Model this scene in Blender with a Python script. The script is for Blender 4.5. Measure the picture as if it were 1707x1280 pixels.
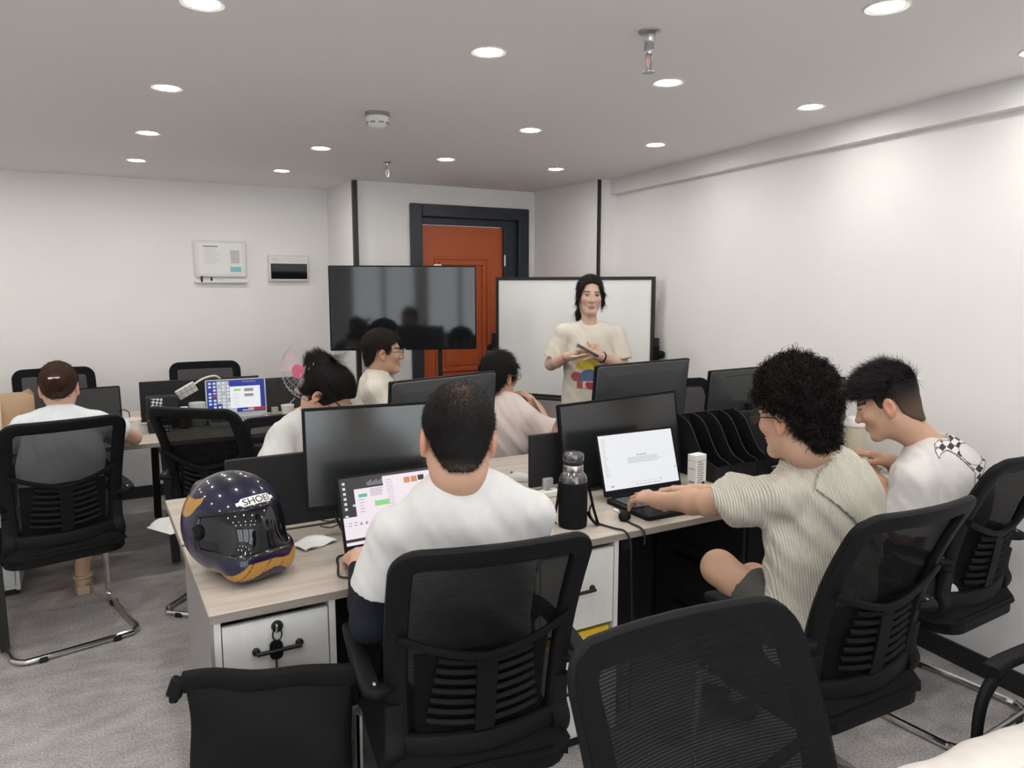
import bpy, bmesh, math, random
import numpy as np
from mathutils import Vector, Matrix
random.seed(7); rng = np.random.default_rng(7)
S = bpy.context.scene
C = S.collection
for o in list(bpy.data.objects): bpy.data.objects.remove(o)
PI = math.pi
# ------------------------------------------------------------------ camera
CAMH = 1.6; YAW = math.radians(29.46); PITCH = math.radians(7.55); FPX = 1252.0
cd = bpy.data.cameras.new('camera'); cam = bpy.data.objects.new('camera', cd); C.objects.link(cam)
cd.sensor_fit = 'HORIZONTAL'; cd.sensor_width = 36.0; cd.lens = FPX / 1707.0 * 36.0; cd.clip_start = 0.05
cam.location = (0, 0, CAMH); cam.rotation_euler = (math.radians(90) - PITCH, 0, -YAW)
S.camera = cam
# ------------------------------------------------------------------ world, exposure
w = bpy.data.worlds.new('daylight'); S.world = w; w.use_nodes = True
bg = w.node_tree.nodes['Background']; bg.inputs[0].default_value = (0.93, 0.965, 1.0, 1); bg.inputs[1].default_value = 4.2
S.view_settings.view_transform = 'Standard'; S.view_settings.look = 'None'
S.view_settings.gamma = 1.0; S.view_settings.use_curve_mapping = False
S.view_settings.exposure = 0.13
LENS_E = 146.0

# ------------------------------------------------------------------ materials
M = {}
def new_mat(name):
    m = bpy.data.materials.new(name); m.use_nodes = True
    nt = m.node_tree; b = nt.nodes['Principled BSDF']; return m, nt, b
def mat(name, col, rough=0.5, metal=0.0, spec=0.5, noise=0.0, nscale=20.0, bump=0.0, bscale=80.0, coat=0.0, stretch=None, emit=None, estr=1.0):
    m, nt, b = new_mat(name); c4 = (*col, 1)
    b.inputs['Base Color'].default_value = c4; b.inputs['Roughness'].default_value = rough
    b.inputs['Metallic'].default_value = metal; b.inputs['Specular IOR Level'].default_value = spec
    if coat: b.inputs['Coat Weight'].default_value = coat; b.inputs['Coat Roughness'].default_value = 0.05
    if emit: b.inputs['Emission Color'].default_value = (*emit, 1); b.inputs['Emission Strength'].default_value = estr
    if noise or bump:
        tc = nt.nodes.new('ShaderNodeTexCoord'); mp = nt.nodes.new('ShaderNodeMapping')
        nt.links.new(tc.outputs['Object'], mp.inputs[0])
        if stretch: mp.inputs['Scale'].default_value = stretch
    if noise:
        n = nt.nodes.new('ShaderNodeTexNoise'); n.inputs['Scale'].default_value = nscale; n.inputs['Detail'].default_value = 6
        nt.links.new(mp.outputs[0], n.inputs['Vector'])
        r = nt.nodes.new('ShaderNodeValToRGB'); r.color_ramp.elements[0].position = 0.3; r.color_ramp.elements[1].position = 0.7
        r.color_ramp.elements[0].color = (*[max(0, x * (1 - noise)) for x in col], 1)
        r.color_ramp.elements[1].color = (*[min(1, x * (1 + noise)) for x in col], 1)
        nt.links.new(n.outputs[0], r.inputs[0]); nt.links.new(r.outputs[0], b.inputs['Base Color'])
    if bump:
        n2 = nt.nodes.new('ShaderNodeTexNoise'); n2.inputs['Scale'].default_value = bscale; n2.inputs['Detail'].default_value = 4
        nt.links.new(mp.outputs[0], n2.inputs['Vector'])
        bp = nt.nodes.new('ShaderNodeBump'); bp.inputs['Strength'].default_value = bump; bp.inputs['Distance'].default_value = 0.005
        nt.links.new(n2.outputs[0], bp.inputs['Height']); nt.links.new(bp.outputs[0], b.inputs['Normal'])
    M[name] = m; return m
def emat(name, col, s=1.0):
    m, nt, b = new_mat(name); b.inputs['Base Color'].default_value = (0.01, 0.01, 0.01, 1); b.inputs['Roughness'].default_value = 0.35
    b.inputs['Emission Color'].default_value = (*col, 1); b.inputs['Emission Strength'].default_value = s; M[name] = m; return m
def attr_mat(name, rough=0.5, spec=0.5, coat=0.0, bump=0.0, bscale=200.0, sss=0.0, wave=None):
    m, nt, b = new_mat(name); a = nt.nodes.new('ShaderNodeAttribute'); a.attribute_name = 'Col'
    nt.links.new(a.outputs['Color'], b.inputs['Base Color']); b.inputs['Roughness'].default_value = rough
    b.inputs['Specular IOR Level'].default_value = spec
    if coat: b.inputs['Coat Weight'].default_value = coat; b.inputs['Coat Roughness'].default_value = 0.04
    if sss: b.inputs['Subsurface Weight'].default_value = sss; b.inputs['Subsurface Radius'].default_value = (0.012, 0.005, 0.003); b.inputs['Subsurface Scale'].default_value = 0.4
    if bump:
        tc = nt.nodes.new('ShaderNodeTexCoord'); n = nt.nodes.new('ShaderNodeTexNoise'); n.inputs['Scale'].default_value = bscale; n.inputs['Detail'].default_value = 3
        nt.links.new(tc.outputs['Object'], n.inputs['Vector']); h = n.outputs[0]
        bp = nt.nodes.new('ShaderNodeBump'); bp.inputs['Strength'].default_value = bump; bp.inputs['Distance'].default_value = 0.004
        nt.links.new(h, bp.inputs['Height']); nt.links.new(bp.outputs[0], b.inputs['Normal'])
    M[name] = m; return m
mat('wall', (0.85, 0.832, 0.825), 0.85, spec=0.2, noise=0.012, nscale=3, bump=0.03, bscale=60)
mat('ceiling', (0.80, 0.785, 0.785), 0.9, spec=0.15)
mat('black_trim', (0.018, 0.018, 0.018), 0.45)
mat('baseboard', (0.02, 0.02, 0.022), 0.5)
mat('navy_frame', (0.022, 0.029, 0.042), 0.4)
mat('door_orange', (0.52, 0.105, 0.028), 0.42, noise=0.04, nscale=4)
mat('worktop', (0.52, 0.46, 0.40), 0.42, noise=0.13, nscale=5, stretch=(0.6, 6, 6), bump=0.02, bscale=120)
mat('worktop_edge', (0.27, 0.24, 0.21), 0.5, noise=0.15, nscale=6, stretch=(0.8, 8, 20))
mat('cabinet_white', (0.72, 0.71, 0.69), 0.5, noise=0.05, nscale=4, stretch=(6, 6, 0.8))
mat('cabinet_shade', (0.26, 0.25, 0.245), 0.55, noise=0.03, nscale=4)  # white cabinet side in shade, the shade put into the colour
mat('black_metal', (0.009, 0.009, 0.010), 0.45, spec=0.35)
mat('black_plastic', (0.007, 0.007, 0.008), 0.55, spec=0.15)
mat('grey_plastic', (0.011, 0.011, 0.012), 0.6, spec=0.15)
mat('dark_panel', (0.022, 0.021, 0.024), 0.7, spec=0.3)
mat('grey_panel', (0.06, 0.06, 0.062), 0.75, spec=0.2)
mat('chrome', (0.72, 0.72, 0.73), 0.16, metal=1.0)
mat('steel', (0.5, 0.5, 0.5), 0.3, metal=1.0)
mat('rubber', (0.01, 0.01, 0.01), 0.8)
mat('seat_fabric', (0.008, 0.008, 0.009), 0.9, spec=0.2, bump=0.3, bscale=400)
mat('glossy_black', (0.010, 0.010, 0.012), 0.06, spec=0.5); mat('matte_screen', (0.016, 0.018, 0.019), 0.22, spec=1.0); mat('fan_blade', (0.72, 0.55, 0.58), 0.4)
mat('monitor_back', (0.045, 0.05, 0.052), 0.38)
mat('white_plastic', (0.75, 0.74, 0.71), 0.4)
mat('paper_white', (0.82, 0.82, 0.80), 0.8)
mat('whiteboard', (0.90, 0.905, 0.90), 0.14, spec=0.5)
mat('yellow', (0.75, 0.50, 0.03), 0.5)
mat('pink', (0.75, 0.16, 0.28), 0.4)
mat('cream', (0.70, 0.64, 0.50), 0.5)
mat('kraft', (0.55, 0.38, 0.24), 0.8, noise=0.06, nscale=8)
mat('cable_black', (0.008, 0.008, 0.008), 0.5)
mat('cable_white', (0.6, 0.6, 0.58), 0.5)
mat('bag_black', (0.008, 0.008, 0.0085), 0.7, spec=0.12, bump=0.15, bscale=300)
mat('teal', (0.25, 0.55, 0.62), 0.6)
mat('light_grey', (0.55, 0.55, 0.55), 0.6)
mat('key_grey', (0.07, 0.07, 0.075), 0.5); mat('mid_grey', (0.25, 0.25, 0.25), 0.5)
mat('mirror_lens', (0.16, 0.16, 0.17), 0.15, metal=0.7)
mat('green_soft', (0.45, 0.62, 0.42), 0.5)
mat('salmon', (0.75, 0.33, 0.26), 0.6)
mat('brown', (0.09, 0.045, 0.03), 0.5)
emat('lamp_lens', (1.0, 0.97, 0.92), LENS_E)
emat('scr_white', (0.86, 0.87, 0.90), 0.86); emat('scr_pink', (0.90, 0.80, 0.86), 0.88); emat('scr_dark', (0.025, 0.02, 0.025), 1.0)
emat('scr_text', (0.30, 0.30, 0.33), 0.8); emat('scr_black', (0.03, 0.03, 0.03), 0.6); emat('scr_green', (0.30, 0.75, 0.25), 0.8)
emat('scr_teal', (0.10, 0.55, 0.42), 0.8); emat('scr_blue', (0.012, 0.03, 0.28), 0.9); emat('scr_orange', (0.72, 0.30, 0.14), 0.8)
emat('scr_red', (0.35, 0.04, 0.04), 0.8); emat('scr_grey', (0.55, 0.55, 0.58), 0.7); emat('scr_icon', (0.60, 0.72, 0.78), 0.9); emat('scr_rose', (0.62, 0.47, 0.47), 0.6)
# carpet
m, nt, b = new_mat('carpet'); M['carpet'] = m
tc = nt.nodes.new('ShaderNodeTexCoord')
n1 = nt.nodes.new('ShaderNodeTexNoise'); n1.inputs['Scale'].default_value = 120; n1.inputs['Detail'].default_value = 3; n1.inputs['Roughness'].default_value = 0.8
n2 = nt.nodes.new('ShaderNodeTexNoise'); n2.inputs['Scale'].default_value = 9; n2.inputs['Detail'].default_value = 5
mp = nt.nodes.new('ShaderNodeMapping'); mp.inputs['Scale'].default_value = (0.8, 1.6, 1)
nt.links.new(tc.outputs['Object'], n1.inputs['Vector']); nt.links.new(tc.outputs['Object'], mp.inputs[0]); nt.links.new(mp.outputs[0], n2.inputs['Vector'])
r1 = nt.nodes.new('ShaderNodeValToRGB'); e = r1.color_ramp.elements
e[0].position = 0.32; e[0].color = (0.27, 0.255, 0.25, 1); e[1].position = 0.68; e[1].color = (0.66, 0.635, 0.62, 1)
r2 = nt.nodes.new('ShaderNodeValToRGB'); e = r2.color_ramp.elements
e[0].position = 0.3; e[0].color = (0.80, 0.80, 0.80, 1); e[1].position = 0.7; e[1].color = (1.12, 1.10, 1.10, 1)
mx = nt.nodes.new('ShaderNodeMix'); mx.data_type = 'RGBA'; mx.blend_type = 'MULTIPLY'; mx.inputs[0].default_value = 1.0
nt.links.new(n1.outputs[0], r1.inputs[0]); nt.links.new(n2.outputs[0], r2.inputs[0])
nt.links.new(r1.outputs[0], mx.inputs[6]); nt.links.new(r2.outputs[0], mx.inputs[7]); nt.links.new(mx.outputs[2], b.inputs['Base Color'])
b.inputs['Roughness'].default_value = 0.95; b.inputs['Specular IOR Level'].default_value = 0.1
bp = nt.nodes.new('ShaderNodeBump'); bp.inputs['Strength'].default_value = 0.6; bp.inputs['Distance'].default_value = 0.006
nt.links.new(n1.outputs[0], bp.inputs['Height']); nt.links.new(bp.outputs[0], b.inputs['Normal'])
# chair mesh fabric: dark threads with fine open rows
def mesh_fabric(name, col, rowscale, open_lo, open_hi):
    m, nt, b = new_mat(name); M[name] = m
    b.inputs['Base Color'].default_value = (*col, 1); b.inputs['Roughness'].default_value = 0.85; b.inputs['Specular IOR Level'].default_value = 0.08
    tc = nt.nodes.new('ShaderNodeTexCoord'); wv = nt.nodes.new('ShaderNodeTexWave'); wv.wave_type = 'BANDS'; wv.bands_direction = 'Z'
    wv.inputs['Scale'].default_value = rowscale; wv.inputs['Distortion'].default_value = 0.6; wv.inputs['Detail'].default_value = 1; wv.inputs['Detail Scale'].default_value = 3
    nt.links.new(tc.outputs['Object'], wv.inputs['Vector'])
    mr = nt.nodes.new('ShaderNodeMapRange'); mr.inputs[3].default_value = open_lo; mr.inputs[4].default_value = open_hi
    nt.links.new(wv.outputs[0], mr.inputs[0]); nt.links.new(mr.outputs[0], b.inputs['Alpha'])
mesh_fabric('chair_mesh', (0.008, 0.008, 0.009), 62, 0.86, 1.0)
mesh_fabric('chair_mesh_open', (0.010, 0.010, 0.013), 62, 0.74, 0.98)
# clear glass and frosted curtains
def glass(name, tint, gloss):
    m = bpy.data.materials.new(name); m.use_nodes = True; nt = m.node_tree; nt.nodes.clear()
    o = nt.nodes.new('ShaderNodeOutputMaterial'); t = nt.nodes.new('ShaderNodeBsdfTransparent'); g = nt.nodes.new('ShaderNodeBsdfGlossy'); x = nt.nodes.new('ShaderNodeMixShader')
    t.inputs[0].default_value = (*tint, 1); g.inputs['Roughness'].default_value = 0.03; x.inputs[0].default_value = gloss
    nt.links.new(t.outputs[0], x.inputs[1]); nt.links.new(g.outputs[0], x.inputs[2]); nt.links.new(x.outputs[0], o.inputs[0]); M[name] = m
glass('window_glass', (0.96, 0.98, 0.98), 0.06); glass('clear_lens', (0.88, 0.9, 0.9), 0.12); glass('fan_grille', (0.9, 0.9, 0.9), 0.1)

# ------------------------------------------------------------------ mesh helpers
class MB:
    def __init__(s): s.v = []; s.f = []
    def add(s, vs, fs):
        n = len(s.v); s.v += [tuple(map(float, p)) for p in vs]; s.f += [tuple(i + n for i in f) for f in fs]; return s
    def box(s, c, d, bev=0.0, rz=0.0, R=None, seg=1):
        bm = bmesh.new(); bmesh.ops.create_cube(bm, size=1.0)
        for v in bm.verts: v.co = Vector((v.co.x * d[0], v.co.y * d[1], v.co.z * d[2]))
        if bev: bmesh.ops.bevel(bm, geom=list(bm.edges), offset=min(bev, 0.49 * min(d)), segments=seg, affect='EDGES', profile=0.5)
        Rm = R if R is not None else Matrix.Rotation(rz, 3, 'Z')
        bm.verts.index_update()
        s.add([Rm @ v.co + Vector(c) for v in bm.verts], [[v.index for v in f.verts] for f in bm.faces]); bm.free(); return s
    def b2(s, lo, hi, bev=0.0, seg=1):
        return s.box([(a + b) / 2 for a, b in zip(lo, hi)], [abs(b - a) for a, b in zip(lo, hi)], bev, seg=seg)
    def tube(s, pts, r, n=8, cap=True, closed=False):
        P = [Vector(p) for p in pts]; N = len(P); rr = r if hasattr(r, '__len__') else [r] * N
        rings = []; up = None
        for i, p in enumerate(P):
            a = P[(i - 1) % N] if (closed or i > 0) else p; b_ = P[(i + 1) % N] if (closed or i < N - 1) else p
            t = (b_ - a); t = t.normalized() if t.length > 1e-9 else Vector((0, 0, 1))
            if up is None: up = t.orthogonal().normalized()
            else:
                up = up - t * up.dot(t); up = up.normalized() if up.length > 1e-6 else t.orthogonal().normalized()
            q = t.cross(up); rings.append([p + (up * math.cos(2 * PI * k / n) + q * math.sin(2 * PI * k / n)) * rr[i] for k in range(n)])
        vs = [v for r_ in rings for v in r_]; fs = []
        for i in range(N if closed else N - 1):
            j = (i + 1) % N
            for k in range(n): fs.append((i * n + k, i * n + (k + 1) % n, j * n + (k + 1) % n, j * n + k))
        if cap and not closed: fs.append(tuple(range(n - 1, -1, -1))); fs.append(tuple((N - 1) * n + k for k in range(n)))
        return s.add(vs, fs)
    def lathe(s, prof, c=(0, 0, 0), n=24, R=None, cap=True):
        vs = []; fs = []; m = len(prof); c = Vector(c)
        for (r, z) in prof:
            for k in range(n):
                p = Vector((r * math.cos(2 * PI * k / n), r * math.sin(2 * PI * k / n), z)); vs.append((R @ p if R else p) + c)
        for i in range(m - 1):
            for k in range(n): fs.append((i * n + k, i * n + (k + 1) % n, (i + 1) * n + (k + 1) % n, (i + 1) * n + k))
        if cap and prof[0][0] > 1e-6: fs.append(tuple(range(n - 1, -1, -1)))
        if cap and prof[-1][0] > 1e-6: fs.append(tuple((m - 1) * n + k for k in range(n)))
        return s.add(vs, fs)
    def sweep(s, pts, nrm, sec, closed=False, scale=None):
        """section polygon (a along side vector, b along normal) swept along a path with given normals"""
        P = [Vector(p) for p in pts]; N = len(P); n = len(sec); vs = []; fs = []
        for i, p in enumerate(P):
            a = P[(i - 1) % N] if (closed or i > 0) else p; b_ = P[(i + 1) % N] if (closed or i < N - 1) else p
            t = (b_ - a).normalized(); nn = Vector(nrm[i]); nn = (nn - t * nn.dot(t)).normalized(); sd = t.cross(nn)
            k = scale[i] if scale else 1.0
            vs += [p + sd * x * k + nn * y * k for x, y in sec]
        for i in range(N if closed else N - 1):
            j = (i + 1) % N
            for k in range(n): fs.append((i * n + k, i * n + (k + 1) % n, j * n + (k + 1) % n, j * n + k))
        if not closed: fs.append(tuple(range(n - 1, -1, -1))); fs.append(tuple((N - 1) * n + k for k in range(n)))
        return s.add(vs, fs)
    def grid(s, fn, nu, nv, thick=0.0):
        """fn(i/nu, j/nv) -> point; optional second sheet offset along the normal"""
        P = [[Vector(fn(i / nu, j / nv)) for i in range(nu + 1)] for j in range(nv + 1)]
        vs = [p for r in P for p in r]; fs = []
        for j in range(nv):
            for i in range(nu): a = j * (nu + 1) + i; fs.append((a, a + 1, a + nu + 2, a + nu + 1))
        if thick:
            off = len(vs); N = []
            for j in range(nv + 1):
                for i in range(nu + 1):
                    du = P[j][min(i + 1, nu)] - P[j][max(i - 1, 0)]; dv = P[min(j + 1, nv)][i] - P[max(j - 1, 0)][i]
                    n = du.cross(dv); N.append(n.normalized() if n.length > 1e-12 else Vector((0, 0, 1)))
            vs = [p + n * thick / 2 for p, n in zip(vs, N)] + [p - n * thick / 2 for p, n in zip(vs, N)]
            fs += [tuple(off + i for i in reversed(f)) for f in fs[:nu * nv]]
            bd = [(0, i) for i in range(nu + 1)] + [(j, nu) for j in range(1, nv + 1)] + [(nv, i) for i in range(nu - 1, -1, -1)] + [(j, 0) for j in range(nv - 1, 0, -1)]
            ids = [j * (nu + 1) + i for j, i in bd]
            for a, b_ in zip(ids, ids[1:] + ids[:1]): fs.append((a, off + a, off + b_, b_))
        return s.add(vs, fs)
    def build(s, name, mt, parent=None, smooth=False, angle=40):
        me = bpy.data.meshes.new(name); me.from_pydata(s.v, [], s.f); me.materials.append(M[mt] if isinstance(mt, str) else mt)
        bm = bmesh.new(); bm.from_mesh(me); bmesh.ops.recalc_face_normals(bm, faces=bm.faces); bm.to_mesh(me); bm.free()
        if smooth:
            me.polygons.foreach_set('use_smooth', [True] * len(me.polygons))
            try: me.set_sharp_from_angle(angle=math.radians(angle))
            except Exception: pass
        o = bpy.data.objects.new(name, me); C.objects.link(o)
        if parent is not None: o.parent = parent
        return o
def tag(o, label=None, cat=None, group=None, kind=None):
    if label: o['label'] = label
    if cat: o['category'] = cat
    if group: o['group'] = group
    if kind: o['kind'] = kind
    return o
def thing(name, label, cat, loc=(0, 0, 0), rz=0.0, group=None):
    o = bpy.data.objects.new(name, None); C.objects.link(o); o.empty_display_size = 0.1
    o.location = loc; o.rotation_euler = (0, 0, rz); return tag(o, label, cat, group)
def struct(o): o['kind'] = 'structure'; return o
def copy_tree(o, parent=None):
    c = o.copy(); C.objects.link(c); c.parent = parent
    for ch in list(o.children): copy_tree(ch, c)
    return c
def rpoly(w, h, r, n=5):
    """rounded rectangle outline, centred"""
    out = []
    for cx, cy, a0 in ((w / 2 - r, h / 2 - r, 0), (-w / 2 + r, h / 2 - r, 90), (-w / 2 + r, -h / 2 + r, 180), (w / 2 - r, -h / 2 + r, 270)):
        for k in range(n + 1):
            a = math.radians(a0 + 90 * k / n); out.append((cx + r * math.cos(a), cy + r * math.sin(a)))
    return out
def prism(mb, poly, z0, z1, f=lambda x, y, z: (x, y, z)):
    n = len(poly); return mb.add([f(x, y, z0) for x, y in poly] + [f(x, y, z1) for x, y in poly],
        [tuple(range(n - 1, -1, -1)), tuple(range(n, 2 * n))] + [(i, (i + 1) % n, n + (i + 1) % n, n + i) for i in range(n)])
def smooth_path(pts, n=6, closed=False):
    """Catmull-Rom through the points"""
    P = [Vector(p) for p in pts]; out = []; N = len(P)
    for i in range(N if closed else N - 1):
        p0 = P[(i - 1) % N] if (closed or i > 0) else P[i]; p1 = P[i]; p2 = P[(i + 1) % N]; p3 = P[(i + 2) % N] if (closed or i < N - 2) else P[(i + 1) % N]
        for k in range(n):
            t = k / n; out.append(0.5 * ((2 * p1) + (p2 - p0) * t + (2 * p0 - 5 * p1 + 4 * p2 - p3) * t * t + (3 * p1 - p0 - 3 * p2 + p3) * t ** 3))
    if not closed: out.append(P[-1])
    return out
def text_mesh(txt, size, depth=0.0, shear=0.0):
    cu = bpy.data.curves.new('lettering', 'FONT'); cu.body = txt; cu.size = size; cu.align_x = 'CENTER'; cu.align_y = 'CENTER'; cu.extrude = depth; cu.shear = shear
    o = bpy.data.objects.new('lettering', cu); C.objects.link(o); dg = bpy.context.evaluated_depsgraph_get(); dg.update()
    me = bpy.data.meshes.new_from_object(o.evaluated_get(dg)); v = [tuple(x.co) for x in me.vertices]; f = [tuple(p.vertices) for p in me.polygons]
    bpy.data.objects.remove(o); bpy.data.curves.remove(cu); bpy.data.meshes.remove(me); return v, f
# ------------------------------------------------------------------ room shell
HC = 2.36
YB, YD, YP = 6.19, 5.49, 4.575         # notice wall, door wall, corner pier
X1, X2, X3 = 1.765, 3.315, 3.47
def xr(y): return 3.442 + (y - 4.342) * 0.1175   # right wall line
YF, XL = -3.0, -2.3
T = 0.12
def quadwall(name, a, b, z0, z1, thick, mt='wall'):
    """vertical wall slab from a to b (xy), thickness to the right-hand side of a->b"""
    a = Vector((*a, 0)); b_ = Vector((*b, 0)); d = (b_ - a).normalized(); n = Vector((d.y, -d.x, 0)) * thick
    vs = [a, b_, b_ + n, a + n]; m = MB(); m.add([(v.x, v.y, z0) for v in vs] + [(v.x, v.y, z1) for v in vs], [(0, 1, 2, 3), (4, 5, 6, 7), (0, 1, 5, 4), (1, 2, 6, 5), (2, 3, 7, 6), (3, 0, 4, 7)])
    return struct(m.build(name, mt))
struct(MB().b2((XL - .2, YF - .2, -0.1), (X3 + .5, YB + .2, 0)).build('floor', 'carpet'))
struct(MB().b2((XL - .2, YF - .2, HC), (X3 + .5, YB + .2, HC + .1)).build('ceiling', 'ceiling'))
quadwall('wall_back', (X1, YB), (XL, YB), 0, HC, T)
quadwall('wall_column', (X1, YD), (X1, YB), 0, HC, T)
# door wall with an opening
DX0, DX1, DZ = 2.20, 3.25, 2.215
m = MB(); m.b2((X1 + T, YD, 0), (DX0 + .03, YD + T, HC)); m.b2((DX1 - .03, YD, 0), (X2 + T, YD + T, HC)); m.b2((DX0 + .03, YD, DZ - .03), (DX1 - .03, YD + T, HC))
struct(m.build('wall_door', 'wall'))
quadwall('wall_return', (X2, YP + T), (X2, YD), 0, HC, T)
quadwall('wall_pier', (X3 + .1, YP), (X2, YP), 0, HC, T)
quadwall('wall_right', (xr(YF), YF), (xr(YP + .05), YP + .05), 0, HC, T)
quadwall('wall_left', (XL, YB), (XL, YF), 0, HC, T)
# front wall behind the photographer, with windows
m = MB(); WZ0, WZ1 = 0.15, 2.2
wins = [(-2.0, -.75), (-.6, .65), (0.8, 2.05)]
m.b2((XL, YF - T, 0), (2.7, YF, WZ0)); m.b2((XL, YF - T, WZ1), (2.7, YF, HC))
xs = [XL] + [v for p in wins for v in p] + [2.7]
for a, b_ in zip(xs[0::2], xs[1::2]): m.b2((a, YF - T, WZ0), (b_, YF, WZ1))
struct(m.build('wall_front', 'wall'))
for i, (a, b_) in enumerate(wins):
    g = bpy.data.objects.new('window_%d' % (i + 1), None); C.objects.link(g); g.location = ((a + b_) / 2, YF, WZ0); struct(g)
    w_ = b_ - a; h = WZ1 - WZ0
    f = MB(); f.b2((-w_ / 2, -.08, 0), (w_ / 2, -.03, .05)); f.b2((-w_ / 2, -.08, h - .05), (w_ / 2, -.03, h)); f.b2((-w_ / 2, -.08, .05), (-w_ / 2 + .05, -.03, h - .05)); f.b2((w_ / 2 - .05, -.08, .05), (w_ / 2, -.03, h - .05)); f.b2((-.03, -.08, .05), (.03, -.03, h - .05))
    f.build('window_frame', 'light_grey', g)
    for sx in (-1, 1): MB().b2((min(sx * .03, sx * (w_ / 2 - .05)), -.058, .05), (max(sx * .03, sx * (w_ / 2 - .05)), -.052, h - .05)).build('pane', 'window_glass', g)
# dropped beam along the right wall
bz = HC - .105; m = MB(); d = .055
p0 = (xr(YF), YF); p1 = (xr(YP), YP)
m.add([(p0[0] - d, YF, bz), (p1[0] - d, YP, bz), (p1[0], YP, bz), (p0[0], YF, bz), (p0[0] - d, YF, HC), (p1[0] - d, YP, HC), (p1[0], YP, HC), (p0[0], YF, HC)], [(0, 1, 2, 3), (4, 5, 6, 7), (0, 1, 5, 4), (1, 2, 6, 5), (2, 3, 7, 6), (3, 0, 4, 7)])
struct(m.build('trim_1', 'ceiling'))
# black corner strips
struct(MB().b2((X1 - .012, YD - .022, 0), (X1 + .022, YD + .012, HC - .005)).build('trim_2', 'black_trim'))
struct(MB().b2((X2 - .010, YP - .012, 0), (X2 + .010, YP + .008, HC - .005)).build('trim_3', 'black_trim'))
# baseboards
struct(MB().b2((XL, YB - .012, 0), (X1, YB, .09)).build('baseboard_back', 'baseboard'))
struct(MB().b2((X1 + .02, YD - .012, 0), (DX0, YD, .09)).build('baseboard_door', 'baseboard'))
m = MB(); d = .012
m.add([(p0[0] - d, YF, 0), (p1[0] - d, YP, 0), (p1[0], YP, 0), (p0[0], YF, 0), (p0[0] - d, YF, .09), (p1[0] - d, YP, .09), (p1[0], YP, .09), (p0[0], YF, .09)], [(0, 1, 2, 3), (4, 5, 6, 7), (0, 1, 5, 4), (1, 2, 6, 5), (2, 3, 7, 6), (3, 0, 4, 7)])
struct(m.build('baseboard_right', 'baseboard'))
# ------------------------------------------------------------------ orange door
dr = bpy.data.objects.new('door_1', None); C.objects.link(dr); dr.location = ((DX0 + DX1) / 2, YD, 0); struct(dr)
W2 = (DX1 - DX0) / 2; f = MB(); fw = .095
f.b2((-W2, -.03, 0), (-W2 + fw, .10, DZ), .006); f.b2((W2 - fw, -.03, 0), (W2, .10, DZ), .006); f.b2((-W2 + fw, -.03, DZ - fw), (W2 - fw, .10, DZ), .006)
f.build('door_frame', 'navy_frame', dr)
f = MB(); i2 = W2 - fw; tp = DZ - fw
f.b2((i2 - .115, .02, 0), (i2, .10, tp), .004); f.b2((-i2, .02, tp - .055), (i2 - .115, .10, tp), .004)
f.build('door_lining', 'navy_frame', dr)
lx0, lx1, lz1 = -i2 + .003, i2 - .118, tp - .058
leaf = MB().b2((lx0, .05, .01), (lx1, .09, lz1), .003).build('door_leaf', 'door_orange', dr)
cxm = (lx0 + lx1) / 2; lw = lx1 - lx0
for (z0, z1) in ((.16, .72), (.86, 1.82)):
    for k, (ins, th, dp) in enumerate(((.125, .022, .012), (.165, .026, .018), (.21, .014, .008))):
        mm = MB(); a0, a1, b0, b1 = lx0 + ins, lx1 - ins, z0 + ins - .125, z1 - ins + .125
        y0, y1 = .05 - dp, .052
        mm.b2((a0, y0, b0), (a1, y1, b0 + th), .004); mm.b2((a0, y0, b1 - th), (a1, y1, b1), .004); mm.b2((a0, y0, b0 + th), (a0 + th, y1, b1 - th), .004); mm.b2((a1 - th, y0, b0 + th), (a1, y1, b1 - th), .004)
        mm.build('panel_moulding', 'door_orange', leaf)
mm = MB().box((lx1 - .06, .035, 1.02), (.045, .03, .2), .006); mm.tube([(lx1 - .06, .03, 1.05), (lx1 - .06, -.01, 1.05), (lx1 - .17, -.01, 1.05)], .01, 8); mm.build('door_handle', 'steel', leaf, True)
for z in (1.35, 1.75): MB().lathe([(.008, 0), (.008, .09)], (i2 - .112, .018, z), 8).build('hinge', 'steel', dr, True)
# ------------------------------------------------------------------ ceiling fittings
def downlight(x, y, label):
    t = thing('downlight', label, 'ceiling light', (x, y, HC), 0, 'recessed ceiling downlights')
    MB().lathe([(.046, -.002), (.058, -.004), (.062, 0), (.046, 0)], n=28, cap=False).build('trim_ring', 'white_plastic', t, True)
    MB().lathe([(.0, -.0015), (.045, -.0015), (.045, 0), (0, 0)], n=28).build('lens', 'lamp_lens', t)
GX = [-1.43, -.55, .33, 1.21, 1.98, 2.78]; GY = [-1.6, -.6, .4, 1.4, 2.3, 3.32, 4.33, 5.3]  # leftmost columns are added out of view to brighten the left wall and floor
colw = ['added for fill, first', 'added for fill, second', 'third', 'fourth', 'fifth', 'sixth']; roww = {5.3: 'farthest', 4.33: 'second farthest', 3.32: 'third farthest', 2.3: 'fourth farthest', 1.4: 'fifth farthest', .4: 'sixth farthest', -.6: 'seventh farthest', -1.6: 'eighth farthest'}
for j, y in enumerate(GY):
    for i, x in enumerate(GX):
        if (i, y) in ((3, 3.32),) or (y == 5.3 and i > 3): continue
        downlight(x, y, 'white recessed downlight, %s from the left in the %s row' % (colw[i], roww[y]))
t = thing('smoke_detector', 'round white smoke detector on the ceiling', 'smoke detector', (1.19, 3.33, HC))
MB().lathe([(.055, 0), (.055, -.014), (.05, -.018)], n=24).build('base', 'mid_grey', t, True)
MB().lathe([(.05, -.016), (.052, -.03), (.046, -.05), (.03, -.066), (0, -.07)], n=24).build('body', 'white_plastic', t, True)
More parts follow.
